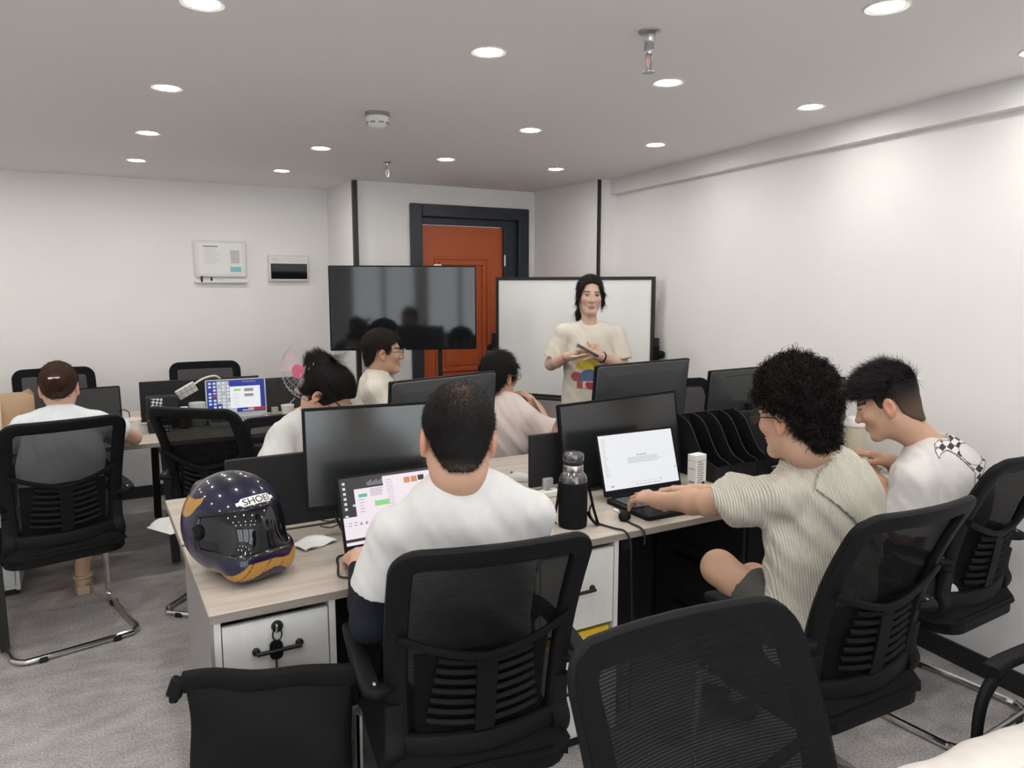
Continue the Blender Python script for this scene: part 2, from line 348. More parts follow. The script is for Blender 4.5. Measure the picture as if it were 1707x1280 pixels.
for k in range(8):
    a = k * PI / 4; MB().box((.046 * math.cos(a), .046 * math.sin(a), -.047), (.012, .022, .006), .001, rz=a).build('vent_slot', 'mid_grey', t)
def sprinkler(x, y, label, s=1.0):
    t = thing('fire_sprinkler', label, 'sprinkler', (x, y, HC), .4); t.scale = (s, s, s)
    MB().lathe([(.034, 0), (.034, -.006), (.018, -.012), (.018, -.03), (.015, -.034)], n=20).build('escutcheon', 'steel', t, True)
    MB().lathe([(.014, -.03), (.016, -.055), (.012, -.06), (.012, -.068)], n=12).build('fitting', 'steel', t, True)
    f = MB()
    for sx in (-1, 1): f.tube([(sx * .011, 0, -.066), (sx * .017, 0, -.085), (sx * .012, 0, -.105), (0, 0, -.115)], .0035, 6)
    f.build('yoke', 'steel', t, True)
    MB().lathe([(.003, -.068), (.0035, -.09), (.003, -.108)], n=8).build('glass_bulb', 'salmon', t, True)
    mm = MB().lathe([(0, -.112), (.012, -.114), (.02, -.118), (.02, -.12), (0, -.118)], n=16); mm.build('deflector', 'steel', t, True)
sprinkler(1.54, 1.88, 'chrome fire sprinkler head hanging from the ceiling near the lamps')
sprinkler(1.70, 4.60, 'small sprinkler head on the ceiling above the screen', .8)
# ------------------------------------------------------------------ things on the notice wall
t = thing('notice_frame', 'white framed notice sheet on the wall above the laptop desk', 'notice', (.923, YB, 1.61))
MB().b2((-.187, -.03, .045), (.187, 0, .32), .008).build('panel', 'white_plastic', t, True)
MB().b2((-.16, -.033, .07), (.155, -.029, .30)).build('sheet', 'paper_white', t)
MB().b2((-.187, -.045, 0), (.187, 0, .02), .004).build('ledge', 'white_plastic', t)
p = MB(); p.b2((-.125, -.0345, .272), (-.02, -.033, .281)); p.build('heading_text', 'mid_grey', t)
for k in range(7): MB().b2((-.12, -.0345, .255 - k * .018), (-.02 + .02 * ((k * 7) % 3 - 1), -.033, .258 - k * .018)).build('text_line', 'light_grey', t)
MB().b2((.065, -.0345, .085), (.145, -.033, .125)).build('blue_box', 'teal', t)
MB().b2((.07, -.0345, .15), (.135, -.033, .25)).build('diagram', 'light_grey', t)
for dx in (-.145, -.075): MB().box((dx, -.04, .03), (.012, .02, .045 if dx < -.1 else .026), .003).build('marker_clip', 'black_plastic', t)
t = thing('breaker_panel', 'white breaker box with dark glass cover on the wall beside the notice', 'electric panel', (1.43, YB, 1.625))
MB().b2((-.157, -.05, 0), (.157, 0, .205), .008).build('housing', 'white_plastic', t, True)
MB().b2((-.142, -.056, .018), (.142, -.049, .138), .003).build('cover', 'glossy_black', t)
MB().b2((-.13, -.0515, .165), (-.085, -.0495, .172)).build('label_strip', 'light_grey', t)
# ------------------------------------------------------------------ workstation desks
def slab(name, lo, hi, parent):
    """worktop board with a darker edge band"""
    b_ = MB().b2(lo, hi, .002).build(name, 'worktop', parent)
    e_ = MB(); t = .0015
    e_.b2((lo[0], lo[1] - t, lo[2] + .001), (hi[0], lo[1], hi[2] - .001)); e_.b2((lo[0], hi[1], lo[2] + .001), (hi[0], hi[1] + t, hi[2] - .001))
    e_.b2((lo[0] - t, lo[1], lo[2] + .001), (lo[0], hi[1], hi[2] - .001)); e_.b2((hi[0], lo[1], lo[2] + .001), (hi[0] + t, hi[1], hi[2] - .001))
    e_.build('edge_band', 'worktop_edge', b_); return b_
AX0, AX1, AY0, AYM, AY1, DZT = .225, 3.10, 1.99, 2.60, 3.20, .75
t = thing('bench_desk', 'long wood-topped bench desk with monitors and the helmet on it', 'desk', ((AX0 + AX1) / 2, AYM, 0))
ox, oy = (AX0 + AX1) / 2, AYM; t_desk = t
slab('worktop', (AX0 - ox, AY0 - oy, .725), (AX1 - ox, -.012, DZT), t); slab('worktop', (AX0 - ox, 0.012, .725), (AX1 - ox, AY1 - oy, DZT), t)
for x in (AX0 + .70, 1.62, AX1 - .04):
    f = MB(); x -= ox
    f.b2((x - .025, -.56, .665), (x + .025, .56, .724)); f.tube([(x, -.42, .67), (x, -.50, .02)], .024, 4); f.tube([(x, .42, .67), (x, .50, .02)], .024, 4)
    f.build('leg_frame', 'black_metal', t)
MB().b2((AX0 + .4 - ox, -.10, .55), (AX1 - .1 - ox, .10, .56)).build('cable_tray', 'black_metal', t)
MB().b2((AX0 + .36 - ox, -.008, .03), (AX1 - .05 - ox, .008, .724)).build('modesty_panel', 'dark_panel', t)
def divider(label, a, b_, y, zz, mt):
    t = thing('divider_screen', label, 'desk divider', ((a + b_) / 2, y, DZT + .001)); w2 = (b_ - a) / 2
    MB().b2((-w2, -.010, .015), (w2, .010, zz - DZT), .003).build('panel', mt, t)
    for sx in (-1, 1): MB().box((sx * (w2 - .08), -.014, .025), (.045, .03, .05), .004).build('clip', 'light_grey', t)
divider('black desk divider behind the helmet and blank monitor', .37, 1.31, AYM, 1.018, 'dark_panel')
divider('black desk divider behind the bottle and the document laptop', 1.55, 2.42, AYM, .985, 'dark_panel')
divider('black desk divider behind the mesh file rack', 2.44, AX1 - .02, AYM, .985, 'dark_panel')
MB().b2((AX0 + .001 - ox, AY0 + .006 - oy, .012), (AX0 + .0095 - ox, -.05, .724)).build('shade_panel', 'cabinet_shade', t_desk)  # added sheet: shade on the white pedestal side put in as grey
# pedestal cabinets under it
def handle(mb_parent, x, z, w_, y):
    h = MB().tube([(x - w_ / 2, y, z), (x - w_ / 2, y - .022, z), (x + w_ / 2, y - .022, z), (x + w_ / 2, y, z)], .006, 8)
    for sx in (-1, 1): h.lathe([(.011, 0), (.011, .006), (.006, .01)], (x + sx * w_ / 2, y, z), 10, Matrix.Rotation(PI / 2, 3, 'X'))
    return h.build('handle', 'black_metal', mb_parent, True)
def pedestal(label, x0, x1, y0, y1, rows, mtl='cabinet_white'):
    t = thing('drawer_pedestal', label, 'cabinet', ((x0 + x1) / 2, y0, 0)); w2 = (x1 - x0) / 2; D = y1 - y0; th = .018; top = .724
    b_ = MB(); b_.b2((-w2, 0, .03), (-w2 + th, D, top)); b_.b2((w2 - th, 0, .03), (w2, D, top)); b_.b2((-w2 + th, .02, .03), (w2 - th, D, .048)); b_.b2((-w2 + th, D - .012, .048), (w2 - th, D, top)); b_.b2((-w2 + th, .14, top - .03), (w2 - th, D - .012, top - .02))
    b_.build('body', mtl, t)
    MB().b2((-w2 + .01, .02, 0), (w2 - .01, D - .02, .03)).build('plinth', 'black_metal', t)
    for (z0, z1, pull) in rows:
        d = MB().b2((-w2 + th + .003, -pull, z0), (w2 - th - .003, .016 - pull, z1), .0015).build('drawer', mtl, t)
        if pull > .02: MB().b2((-w2 + th + .012, .016 - pull, z0 + .01), (w2 - th - .012, D - .05, z1 - .03)).build('drawer_box', 'yellow', d)
        handle(d, 0, (z0 + z1) / 2 + .004, .115, -pull)
    return t, w2
p1, w2 = pedestal('white drawer pedestal below the helmet with keys hanging in its lock', .235, .557, 1.998, 2.55, ((.53, .706, .0), (.29, .524, 0), (.055, .284, 0)))
lk = MB().lathe([(.016, 0), (.016, .006), (.012, .012), (0, .012)], (0, 0, .682), 16, Matrix.Rotation(PI / 2, 3, 'X')); lk.build('lock', 'black_metal', p1, True)
t = thing('key_bunch', 'keys with a black fob hanging from the pedestal lock', 'keys', (.392, 1.985, .682))
MB().box((0, 0, 0), (.006, .02, .024), .002).build('key', 'steel', t)
MB().tube([(.012 * math.cos(a), -.006, -.016 + .018 * math.sin(a)) for a in [k * PI / 8 for k in range(16)]], .0022, 6, closed=True).build('key_ring', 'black_metal', t, True)
k = MB(); prism(k, rpoly(.034, .052, .014), -.011, -.002, lambda x, y, z: (x - .004, z, y - .058)); k.build('fob', 'black_plastic', t)
MB().b2((-.008, -.008, -.112), (-.002, -.005, -.08)).build('key_blade', 'steel', t)
p2, _ = pedestal('white drawer pedestal with a yellow box showing in its open lower drawer', 1.215, 1.553, 1.998, 2.55, ((.435, .706, 0), (.055, .395, .004)))
MB().b2((-.140, .012, .395), (.140, .40, .418)).build('yellow_box', 'yellow', p2)
# black return cabinet whose drawers face sideways
t = thing('drawer_cabinet', 'black drawer cabinet under the desk behind the bare knee', 'cabinet', (2.22, 2.03, 0))
MB().b2((0, 0, 0), (.42, .54, .70), .003).build('body', 'black_metal', t)
for i, (z0, z1) in enumerate(((.03, .26), (.265, .48), (.485, .69))):
    d = MB().b2((-.016, .012, z0), (0, .528, z1), .002).build('drawer', 'dark_panel', t)
    MB().b2((-.03, .20, z1 - .06), (-.014, .40, z1 - .045), .004).build('handle', 'black_plastic', d)
# desk against the notice wall side
LX0, LX1, LY0, LYM, LY1 = -1.6, 1.45, 4.42, 5.04, 5.62
ox, oy = 0, LYM
t = thing('bench_desk', 'wood-topped bench desk near the notice wall with a bright laptop on it', 'desk', (0, LYM, 0))
slab('worktop', (LX0, LY0 - oy, .725), (LX1, -.012, DZT), t); slab('worktop', (LX0, .012, .725), (LX1, LY1 - oy, DZT), t)
for x in (.34, 1.38, -1.5):
    f = MB(); f.b2((x - .03, -.56, .655), (x + .03, .56, .724)); f.tube([(x, -.40, .66), (x + .02, -.48, .02)], .032, 4); f.tube([(x, .40, .66), (x, .50, .02)], .032, 4); f.build('leg_frame', 'black_metal', t)
MB().b2((.38, -.45, .655), (1.36, -.40, .724)).build('rail', 'black_metal', t)
MB().b2((.5, -.10, .50), (1.3, .10, .52)).build('cable_tray', 'black_metal', t)
divider('black divider behind the boxes on the far desk', .25, .95, LYM, 1.012, 'dark_panel')
divider('dark grey divider between the bright laptop and the fan', .96, 1.40, LYM, .99, 'grey_panel')
t = thing('return_desk', 'side desk joined at a right angle at the left edge of the picture', 'desk', (-.95, 4.07, 0))
slab('worktop', (-.6, -.35, .725), (.60, .348, DZT), t)
f = MB().b2((.50, -.33, .66), (.57, .34, .724)); f.tube([(.54, -.26, .66), (.55, -.30, .02)], .024, 4); f.build('leg_frame', 'black_metal', t)
pedestal('white drawer pedestal at the left edge beside the chrome chair', -.78, -.388, 4.50, 5.0, ((.53, .706, 0), (.29, .524, 0), (.055, .284, 0)))

# ------------------------------------------------------------------ office chairs
def make_chair(label, fabric='chair_mesh', top=1.04, seat_z=.47):
    t = thing('office_chair', label, 'chair', group='black mesh-back cantilever chairs')
    z0, z1 = .50, top
    def hw(v): return .222 + .016 * math.sin(min(v, .9) / .9 * PI / 2)
    def Sf(u, v, off=0.0):
        y = -.205 - .10 * v - .055 * v * v + .045 * u * u * (1 - .3 * v) + .025 * math.sin(PI * v)
        return Vector((hw(v) * u, y + off, z0 + (z1 - z0) * v))
    def Nf(u, v):
        e = .01; a = Sf(u + e, v) - Sf(u - e, v); b_ = Sf(u, min(v + e, 1)) - Sf(u, max(v - e, 0)); return a.cross(b_).normalized()
    # outer frame loop with rounded corners
    pth = []; ru, rv = .16, .075
    def arc(cu, cv, a0, a1):
        for k in range(7): a = math.radians(a0 + (a1 - a0) * k / 6); pth.append((cu + ru * math.cos(a), cv + rv * math.sin(a)))
    ins = .90; tv = .955
    for v in np.linspace(.02, tv - rv, 9)[:-1]: pth.append((ins, v))
    arc(ins - ru, tv - rv, 0, 90)
    for u in np.linspace(ins - ru, -(ins - ru), 7)[1:-1]: pth.append((u, tv))
    arc(-(ins - ru), tv - rv, 90, 180)
    for v in np.linspace(tv - rv, .02, 9)[1:]: pth.append((-ins, v))
    sec = rpoly(.056, .024, .010, 2)
    MB().sweep([Sf(u, v) for u, v in pth], [Nf(u, v) for u, v in pth], sec).build('back_frame', 'black_plastic', t, True)
    def um(v): k = min(1, max(0, (v - .89) / .1)); return .995 - .20 * (1 - math.sqrt(1 - k * k))
    MB().grid(lambda a, b_: Sf((a * 2 - 1) * um(.015 + b_ * .975), .015 + b_ * .975, .0145), 14, 40).build('mesh_panel', fabric, t, True)
    # bow-shaped lumbar brace
    us = np.linspace(-.9, .9, 19); P = [Sf(u, .44 + .15 * abs(u) ** 1.6, -.022) for u in us]
    MB().sweep(P, [Nf(u, .45) for u in us], rpoly(.020, .014, .005, 2)).build('lumbar_brace', 'black_plastic', t, True)
    MB().grid(lambda a, b_: Sf((a - .5) * .22, .06 + b_ * .38, -.014 - .008 * math.sin(PI * b_)), 2, 8, .008).build('spine', 'black_plastic', t, True)
    MB().grid(lambda a, b_: Sf((a * 2 - 1) * .72, .04 + b_ * .42, .004), 10, 6).build('lumbar_pad', 'chair_mesh', t, True)
    for k in range(7):
        v = .09 + k * .05
        MB().grid(lambda a, b_: Sf((a * 2 - 1) * (.62 - .02 * k), v + b_ * .022 + .03 * abs(a * 2 - 1) ** 2, -.012 - .006 * math.sin(PI * b_)), 10, 2, .007).build('lumbar_slat', 'black_plastic', t, True)
    us = np.linspace(-.95, .95, 15); P = [Sf(u, .015 - .02 * (1 - u * u), -.004) for u in us]
    MB().sweep(P, [Nf(u, .05) for u in us], rpoly(.058, .026, .01, 2)).build('bottom_bar', 'grey_plastic', t, True)
    for sx in (-1, 1):
        P = [Sf(sx * .92, .22, -.006), Sf(sx * .94, .08, -.008), (sx * .215, -.19, .50), (sx * .218, -.165, .455), (sx * .215, -.11, .425), (sx * .20, -.0, .42)]
        P = smooth_path(P, 4); MB().sweep(P, [(0, -1, .25)] * len(P), rpoly(.05, .024, .01, 2)).build('back_bracket', 'grey_plastic', t, True)
    # seat
    def seat(u, v): return u, v
    m_ = MB(); prism(m_, rpoly(.47, .46, .08, 5), seat_z - .075, seat_z - .02); m_.build('seat_shell', 'black_plastic', t)
    m_ = MB(); n = 14
    def top_s(a, b_):
        x = (a * 2 - 1); y = (b_ * 2 - 1); k = 1 - .10 * (abs(x) ** 6 + abs(y) ** 6)
        sx_ = x * .238 * (1 - .05 * y ** 8); sy_ = y * .235 * (1 - .05 * x ** 8)
        return (sx_, sy_ + .01, seat_z + .012 * (1 - x ** 4) * (1 - y ** 4) - .045 * max(abs(x) ** 10, abs(y) ** 10))
    m_.grid(top_s, n, n, .03); m_.build('seat_cushion', 'seat_fabric', t, True)
    # arms
    for sx in (-1, 1):
        P = smooth_path([Sf(sx * .95, .30, 0), (sx * .262, -.20, .665), (sx * .272, -.10, .675), (sx * .272, .08, .675), (sx * .268, .15, .668)], 5)
        MB().sweep(P, [(0, 0, 1)] * len(P), rpoly(.046, .026, .01, 3), scale=[.7 + .3 * min(1, i / 6) for i in range(len(P))]).build('armrest', 'black_plastic', t, True)
        P = smooth_path([(sx * .27, .10, .662), (sx * .268, .17, .60), (sx * .258, .20, .50), (sx * .25, .19, .42)], 5)
        MB().sweep(P, [(sx, 0, 0)] * len(P), rpoly(.034, .02, .008, 2), scale=[1.2 - .5 * i / len(P) for i in range(len(P))]).build('arm_support', 'black_plastic', t, True)
        MB().lathe([(.007, 0), (.007, .006), (.003, .008), (0, .008)], (sx * .262, -.19, .675), 8, Matrix.Rotation(-sx * PI / 2, 3, 'Y')).build('bolt', 'steel', t, True)
    # cantilever tube
    P = []
    for sx in (1, -1):
        q = [(sx * .20, .0, .40), (sx * .235, .17, .40), (sx * .243, .205, .385), (sx * .245, .215, .34), (sx * .245, .225, .08), (sx * .245, .215, .03), (sx * .245, .18, .018), (sx * .245, -.20, .018), (sx * .240, -.25, .018), (sx * .215, -.285, .018), (sx * .17, -.295, .018)]
        P += q if sx == 1 else q[::-1]
    P = smooth_path(P, 3)
    MB().tube(P, .0125, 8).build('tube_frame', 'chrome', t, True)
    for sx in (-1, 1):
        MB().box((sx * .145, -.295, .012), (.035, .034, .024), .004).build('foot', 'rubber', t); MB().box((sx * .245, .13, .012), (.034, .04, .024), .004).build('foot', 'rubber', t)
    return t
chair_spots = [
    # label, top-edge mid x, y, yaw deg (0 faces +y), fabric
    ('black mesh chair with the seated woman in the light tee at the left edge', -.10, 3.595, 13, 'chair_mesh_open'),
    ('black mesh chair turned sideways behind the helmet', .365, 3.67, -42, 'chair_mesh'),
    ('black mesh chair behind the woman with the hair claw', .83, 3.75, 183, 'chair_mesh_open'),
    ('empty black chair against the wall behind the bowed ponytail head at left', -.22, 5.93, 186, 'chair_mesh_open'),
    ('empty black chair against the wall behind the bright laptop', .735, 5.90, 175, 'chair_mesh_open'),
    ('black mesh chair of the man with the shaved head in front', .753, 1.375, -10, 'chair_mesh'),
    ('empty black mesh chair nearest to the camera, backrest only', .850, .942, 177, 'chair_mesh'),
    ('black mesh chair of the curly-haired man in the knitted shirt', 1.844, 1.077, -1.5, 'chair_mesh'),
    ('black mesh chair at the right edge behind the checkered tee', 2.75, 1.262, 3, 'chair_mesh'),
    ('empty black chair beyond the monitors by the right wall', 3.03, 3.40, 178, 'chair_mesh_open'),
    ('black chair of the person in the pink tee', 2.06, 3.84, 182, 'chair_mesh'),
    ('black chair of the man in the white V-neck below the screen', 1.15, 4.39, -118, 'chair_mesh'),
    ('black chair with the armrest poking in at the lower right corner', 2.36, .64, 88, 'chair_mesh'),
]
proto = {}; CH = []
for lab, mx, my, yd, fb in chair_spots:
    if fb not in proto: proto[fb] = ch = make_chair(lab, fb)
    else: ch = copy_tree(proto[fb])
    a = math.radians(yd); ly = -.36                       # local offset of the top edge
    if 'hair claw' in lab or 'pink tee' in lab: ch.scale = (1, 1, .925)
    ch.rotation_euler = (0, 0, a); ch.location = (mx - (-math.sin(a)) * ly, my - math.cos(a) * ly, 0); ch['label'] = lab; CH.append(ch)
# ------------------------------------------------------------------ monitors, laptops, screens
def frame_rot(yaw, tilt, roll=0.0):
    return Matrix.Rotation(yaw, 3, 'Z') @ Matrix.Rotation(-tilt, 3, 'X') @ Matrix.Rotation(-roll, 3, 'Y')
def monitor(label, c, yaw, tilt, w_, h, back=False, roll=0.0, slot=False, base=True):
    """panel centre c; local front is -y; back=True shows its rear to the camera side"""
    ya = math.radians(yaw) + (PI if back else 0); ti = math.radians(-tilt if back else tilt)
    t = thing('monitor', label, 'monitor', (c[0], c[1], DZT), ya, 'computer monitors on the desks')
    R = Matrix.Rotation(-ti, 3, 'X') @ Matrix.Rotation(-math.radians(roll), 3, 'Y'); zc = c[2] - DZT
    def T(x, y, z): v = R @ Vector((x, y, z)); return (v.x, v.y, v.z + zc)
    f = MB(); prism(f, rpoly(w_, h, .006, 2), -.009, .009, lambda x, y, z: T(x, z, y)); f.build('bezel', 'black_plastic', t)
    f = MB(); a, b_ = w_ / 2 - .009, h / 2 - .010; f.add([T(-a, -.0095, -b_ + .008), T(a, -.0095, -b_ + .008), T(a, -.0095, b_), T(-a, -.0095, b_)], [(0, 1, 2, 3)]); f.build('screen', 'matte_screen', t)
    f = MB(); prs = [(w_ * .985, h * .975, .009, 0), (w_ * .965, h * .95, .013, 0), (w_ * .80, h * .80, .020, -.04 * h), (w_ * .42, h * .46, .030, -.16 * h), (w_ * .36, h * .36, .034, -.18 * h)]
    for (a0, b0, y0, o0), (a1, b1, y1, o1) in zip(prs, prs[1:]):
        P0 = rpoly(a0, b0, .012, 2); P1 = rpoly(a1, b1, .012, 2); n = len(P0)
        f.add([T(x, y0, z + o0) for x, z in P0] + [T(x, y1, z + o1) for x, z in P1], [(i, (i + 1) % n, n + (i + 1) % n, n + i) for i in range(n)])
    f.add([T(x, prs[-1][2], z + prs[-1][3]) for x, z in rpoly(prs[-1][0], prs[-1][1], .012, 2)], [tuple(range(12))]); f.build('rear_shell', 'monitor_back', t, True, 25)
    if slot:
        f = MB(); f.box(T(.0, .012, h / 2 - .035), (w_ * .62, .012, .008), 0, R=R); f.build('vent_slot', 'black_plastic', t)
    if base:
        y1 = .075; MB().tube([(0, .045, zc - .02), (0, y1, zc * .5), (0, y1 + .01, .012)], .018, 8).build('stand_neck', 'black_plastic', t, True)
        f = MB(); prism(f, rpoly(.20, .15, .02, 3), 0, .010, lambda x, y, z: (x, y + y1 - .01, z)); f.build('stand_base', 'black_plastic', t)
    return t
monitor('blank monitor facing the camera behind the pink-white laptop', (.87, 2.385, 1.029), -7.6, 4.6, .57, .342)
monitor('black monitor standing behind the white document laptop', (1.946, 2.50, .947), -1.3, 6.7, .61, .36, roll=1.8)
monitor('monitor seen from its back in front of the man in the V-neck', (1.282, 2.853, 1.054), 14.6, -5.7, .562, .338, back=True)
monitor('monitor seen from its back in front of the standing woman', (2.262, 2.765, 1.058), 6.3, -5.7, .61, .367, back=True)
monitor('grey monitor back with a vent slot behind the mesh file rack', (2.905, 2.74, 1.022), 2.0, -5.7, .515, .315, back=True, slot=True)
monitor('monitor edge showing right of the curly hair', (2.785, 2.235, 1.0), 5.7, 3.5, .572, .345)
def laptop(label, c, yaw, tilt, w_, h, ui, depth=.25, body='black_plastic', keys='grey_plastic'):
    ya = math.radians(yaw); ti = math.radians(tilt)
    hz = c[2] - h / 2 * math.cos(ti); hinge = (c[0] + math.sin(ya) * (-h / 2) * math.sin(ti) * -1 * -1, c[1] - math.cos(ya) * h / 2 * math.sin(ti))
    zb = DZT + .001 if hz < DZT + .06 else hz - .022
    t = thing('laptop', label, 'laptop', (hinge[0], hinge[1], zb), ya); up = max(hz - zb, .018)
    f = MB(); prism(f, rpoly(w_, depth, .014, 3), .0, up * .85, lambda x, y, z: (x, y - depth / 2 - .004, z)); f.build('base', body, t)
    kb = MB().b2((-w_ * .45, -depth * .62, up * .85), (w_ * .45, -depth * .10, up * .85 + .001)).build('keyboard', 'black_plastic', t)
    k = MB()
    for r in range(5):
        for q in range(14):
            x0 = -w_ * .44 + q * w_ * .88 / 14; y0 = -depth * .60 + r * depth * .49 / 5
            k.b2((x0 + .001, y0 + .0012, up * .85), (x0 + w_ * .88 / 14 - .0015, y0 + depth * .49 / 5 - .0015, up * .85 + .0035))
    tag(k.build('keys', keys, kb), kind='stuff')
    MB().b2((-.055, -depth * .96, up * .85), (.055, -depth * .68, up * .85 + .0008)).build('touchpad', keys, t)
    R = Matrix.Rotation(-ti, 3, 'X')
    def T(x, y, z): v = R @ Vector((x, y, z)); return (v.x, v.y + .002, v.z + up)
    f = MB(); prism(f, rpoly(w_, h, .010, 3), -.003, .003, lambda x, y, z: T(x, z, y + h / 2)); lid = f.build('lid', body, t)
    MB().tube([(-w_ * .4, 0, up * .9), (w_ * .4, 0, up * .9)], .006, 8).build('hinge', body, t, True)
    sw, sh = w_ - .016, h - .032; b0 = .024
    f = MB(); f.add([T(-sw / 2, -.0034, b0), T(sw / 2, -.0034, b0), T(sw / 2, -.0034, b0 + sh), T(-sw / 2, -.0034, b0 + sh)], [(0, 1, 2, 3)]); scr = f.build('screen', ui[0], lid)
    for i, (nm, mt, rects) in enumerate(ui[1]):
        f = MB(); yy = -.0036 - .00015 * (i + 1)
        for (x0, y0, x1, y1) in rects: f.add([T(-sw / 2 + x0 * sw, yy, b0 + (1 - y1) * sh), T(-sw / 2 + x1 * sw, yy, b0 + (1 - y1) * sh), T(-sw / 2 + x1 * sw, yy, b0 + (1 - y0) * sh), T(-sw / 2 + x0 * sw, yy, b0 + (1 - y0) * sh)], [(0, 1, 2, 3)])
        o = f.build(nm, mt, lid)
        if len(rects) > 1: tag(o, kind='stuff')
    return t
rr = random.Random(3)
def lines(x0, x1, y0, y1, n, th, wob=.25): return [(x0, y0 + (y1 - y0) * i / n, x1 - (x1 - x0) * wob * rr.random(), y0 + (y1 - y0) * i / n + th) for i in range(n)]
def glyphs(x0, y0, n, w_, h, gap):
    out = []
    for i in range(n):
        x = x0 + i * (w_ + gap)
        for (a, b_, c_, d_) in ((0, 0, 1, .16), (.42, 0, .58, 1), (0, .84, 1, 1), (0, .4, 1, .52)):
            if rr.random() < .8: out.append((x + a * w_, y0 + b_ * h, x + c_ * w_, y0 + d_ * h))
    return out
ui1 = ('scr_dark', [('desktop_icons', 'scr_icon', [(.025, .06 + .075 * i, .05, .10 + .075 * i) for i in range(6)] + [(.10, .40, .125, .43), (.02, .55, .05, .575)]),
    ('wallpaper_sketch', 'scr_grey', [(.25 + .013 * i, .10 - .012 * (i % 4), .255 + .013 * i, .15) for i in range(14)]),
    ('chat_window', 'scr_pink', [(.125, .18, .46, .60)]), ('document_window', 'scr_pink', [(.40, .04, 1.0, .95)]), ('caption_window', 'scr_pink', [(0, .58, 1.0, .90)]), ('task_bar', 'scr_pink', [(.0, .945, 1, .99)]),
    ('contact_highlight', 'scr_teal', [(.16, .26, .24, .31)]), ('green_bubble', 'scr_green', [(.30, .39, .44, .47)]),
    ('chat_text', 'scr_grey', lines(.27, .40, .20, .32, 5, .012) + lines(.16, .21, .34, .56, 5, .012) + lines(.43, .50, .10, .56, 14, .008) + lines(.68, .95, .30, .42, 4, .012)),
    ('caption_glyphs', 'scr_black', glyphs(.04, .665, 4, .028, .045, .022) + [(.015, .69, .02, .70)]), ('taskbar_icons', 'scr_text', [(.2 + .03 * i, .96, .212 + .03 * i, .975) for i in range(12)]),
    ('thumbnail', 'scr_orange', [(.60, .10, .66, .19), (.67, .10, .73, .19)]), ('dark_thumbnail', 'scr_black', [(.74, .095, .80, .175)])])
laptop('open laptop with chat windows before the man with the shaved head', (.825, 2.205, .895), 2.0, 17.9, .37, .24, ui1)
ui2 = ('scr_white', [('side_list', 'scr_grey', lines(.03, .10, .07, .78, 22, .007, .5)), ('heading', 'scr_text', [(.47, .41, .61, .424)]), ('paragraph', 'scr_grey', lines(.34, .80, .455, .57, 4, .010, .12)),
    ('taskbar_icons', 'scr_text', [(.40 + .032 * i, .945, .412 + .032 * i, .962) for i in range(11)] + [(.08, .925, .115, .95), (.97, .70, .98, .745), (.74, .895, .755, .925)]), ('status_line', 'scr_grey', [(.33, .905, .70, .910), (.05, .01, .18, .016)])])
laptop('open laptop with a white document where the curly-haired man types', (1.917, 2.345, .886), -1.6, 17.1, .385, .25, ui2, depth=.265, keys='key_grey')
ui3 = ('scr_blue', [('bright_wallpaper', 'scr_grey', [(.17, .02, .38, .72), (.25, .72, .50, 1.0)]), ('desktop_icons', 'scr_icon', [(.03 + .078 * i, .05 + .105 * j, .075 + .078 * i, .11 + .105 * j) for i in range(5) for j in range(8) if (i * 3 + j) % 5 != 2]),
    ('sunset_strip', 'scr_orange', [(.70, .88, .86, .94)]), ('red_strip', 'scr_red', [(.80, .86, .99, .96), (.10, .4, .16, .52)]), ('white_window', 'scr_white', [(.39, .20, .92, .87)]), ('green_button', 'scr_green', [(.46, .28, .58, .345)]),
    ('thumbnail', 'scr_text', [(.64, .275, .80, .37), (.64, .44, .80, .53)]), ('side_lines', 'scr_grey', lines(.44, .55, .42, .84, 8, .008) + [(.62 + .03 * i, .05, .637 + .03 * i, .075) for i in range(8)]), ('taskbar_icons', 'scr_icon', [(.6 + .04 * i, .93, .625 + .04 * i, .97) for i in range(5)])])
laptop('laptop with a bright blue desktop on the desk by the notice wall', (.789, 4.93, .895), -2.5, 6, .36, .235, ui3, body='light_grey', keys='mid_grey')
laptop('dark laptop in front of the woman with the low bun', (-.02, 4.97, .895), 4, 10, .34, .22, ('grey_panel', [('logo_ring', 'scr_black', [(.55, .5, .56, .7)])]))
ui5 = ('scr_rose', [('text_lines', 'scr_text', lines(.1, .9, .1, .85, 14, .008))])
laptop('laptop with a pinkish page half hidden behind the curly-haired man', (2.66, 2.06, .885), 8, 15, .33, .22, ui5, depth=.10)
# ------------------------------------------------------------------ television on a stand
t = thing('television_stand', 'black two-post stand carrying the big dark television', 'stand', (1.875, 4.80, 0), math.radians(-20.7))
for sx in (-1, 1):
    p = MB().tube([(sx * .24, .055, .06), (sx * .24, .055, 1.66)], .022, 4); p.build('post', 'black_metal', t)
    f = MB().b2((sx * .24 - .03, -.26, .05), (sx * .24 + .03, .26, .085), .006); f.build('foot_rail', 'black_metal', t)
    for yy in (-.23, .23): MB().lathe([(.026, -.012), (.026, .012)], (sx * .24, yy, .026), 12, Matrix.Rotation(PI / 2, 3, 'Y')).build('caster', 'rubber', t, True)
MB().b2((-.24, .04, .42), (.24, .07, .47)).build('cross_rail', 'black_metal', t); MB().b2((-.26, .024, 1.36), (.26, .034, 1.52)).build('mount_plate', 'black_metal', t)
t = thing('television', 'large dark television in front of the orange door', 'television', (1.859, 4.768, 1.162), math.radians(-20.7))
MB().b2((-.487, -.02, 0), (.487, .02, .562), .006).build('bezel', 'black_plastic', t, True); MB().b2((-.478, -.0212, .014), (.478, -.0195, .553)).build('screen', 'glossy_black', t)
MB().b2((-.35, .02, .08), (.35, .05, .45), .01).build('rear_shell', 'black_plastic', t)
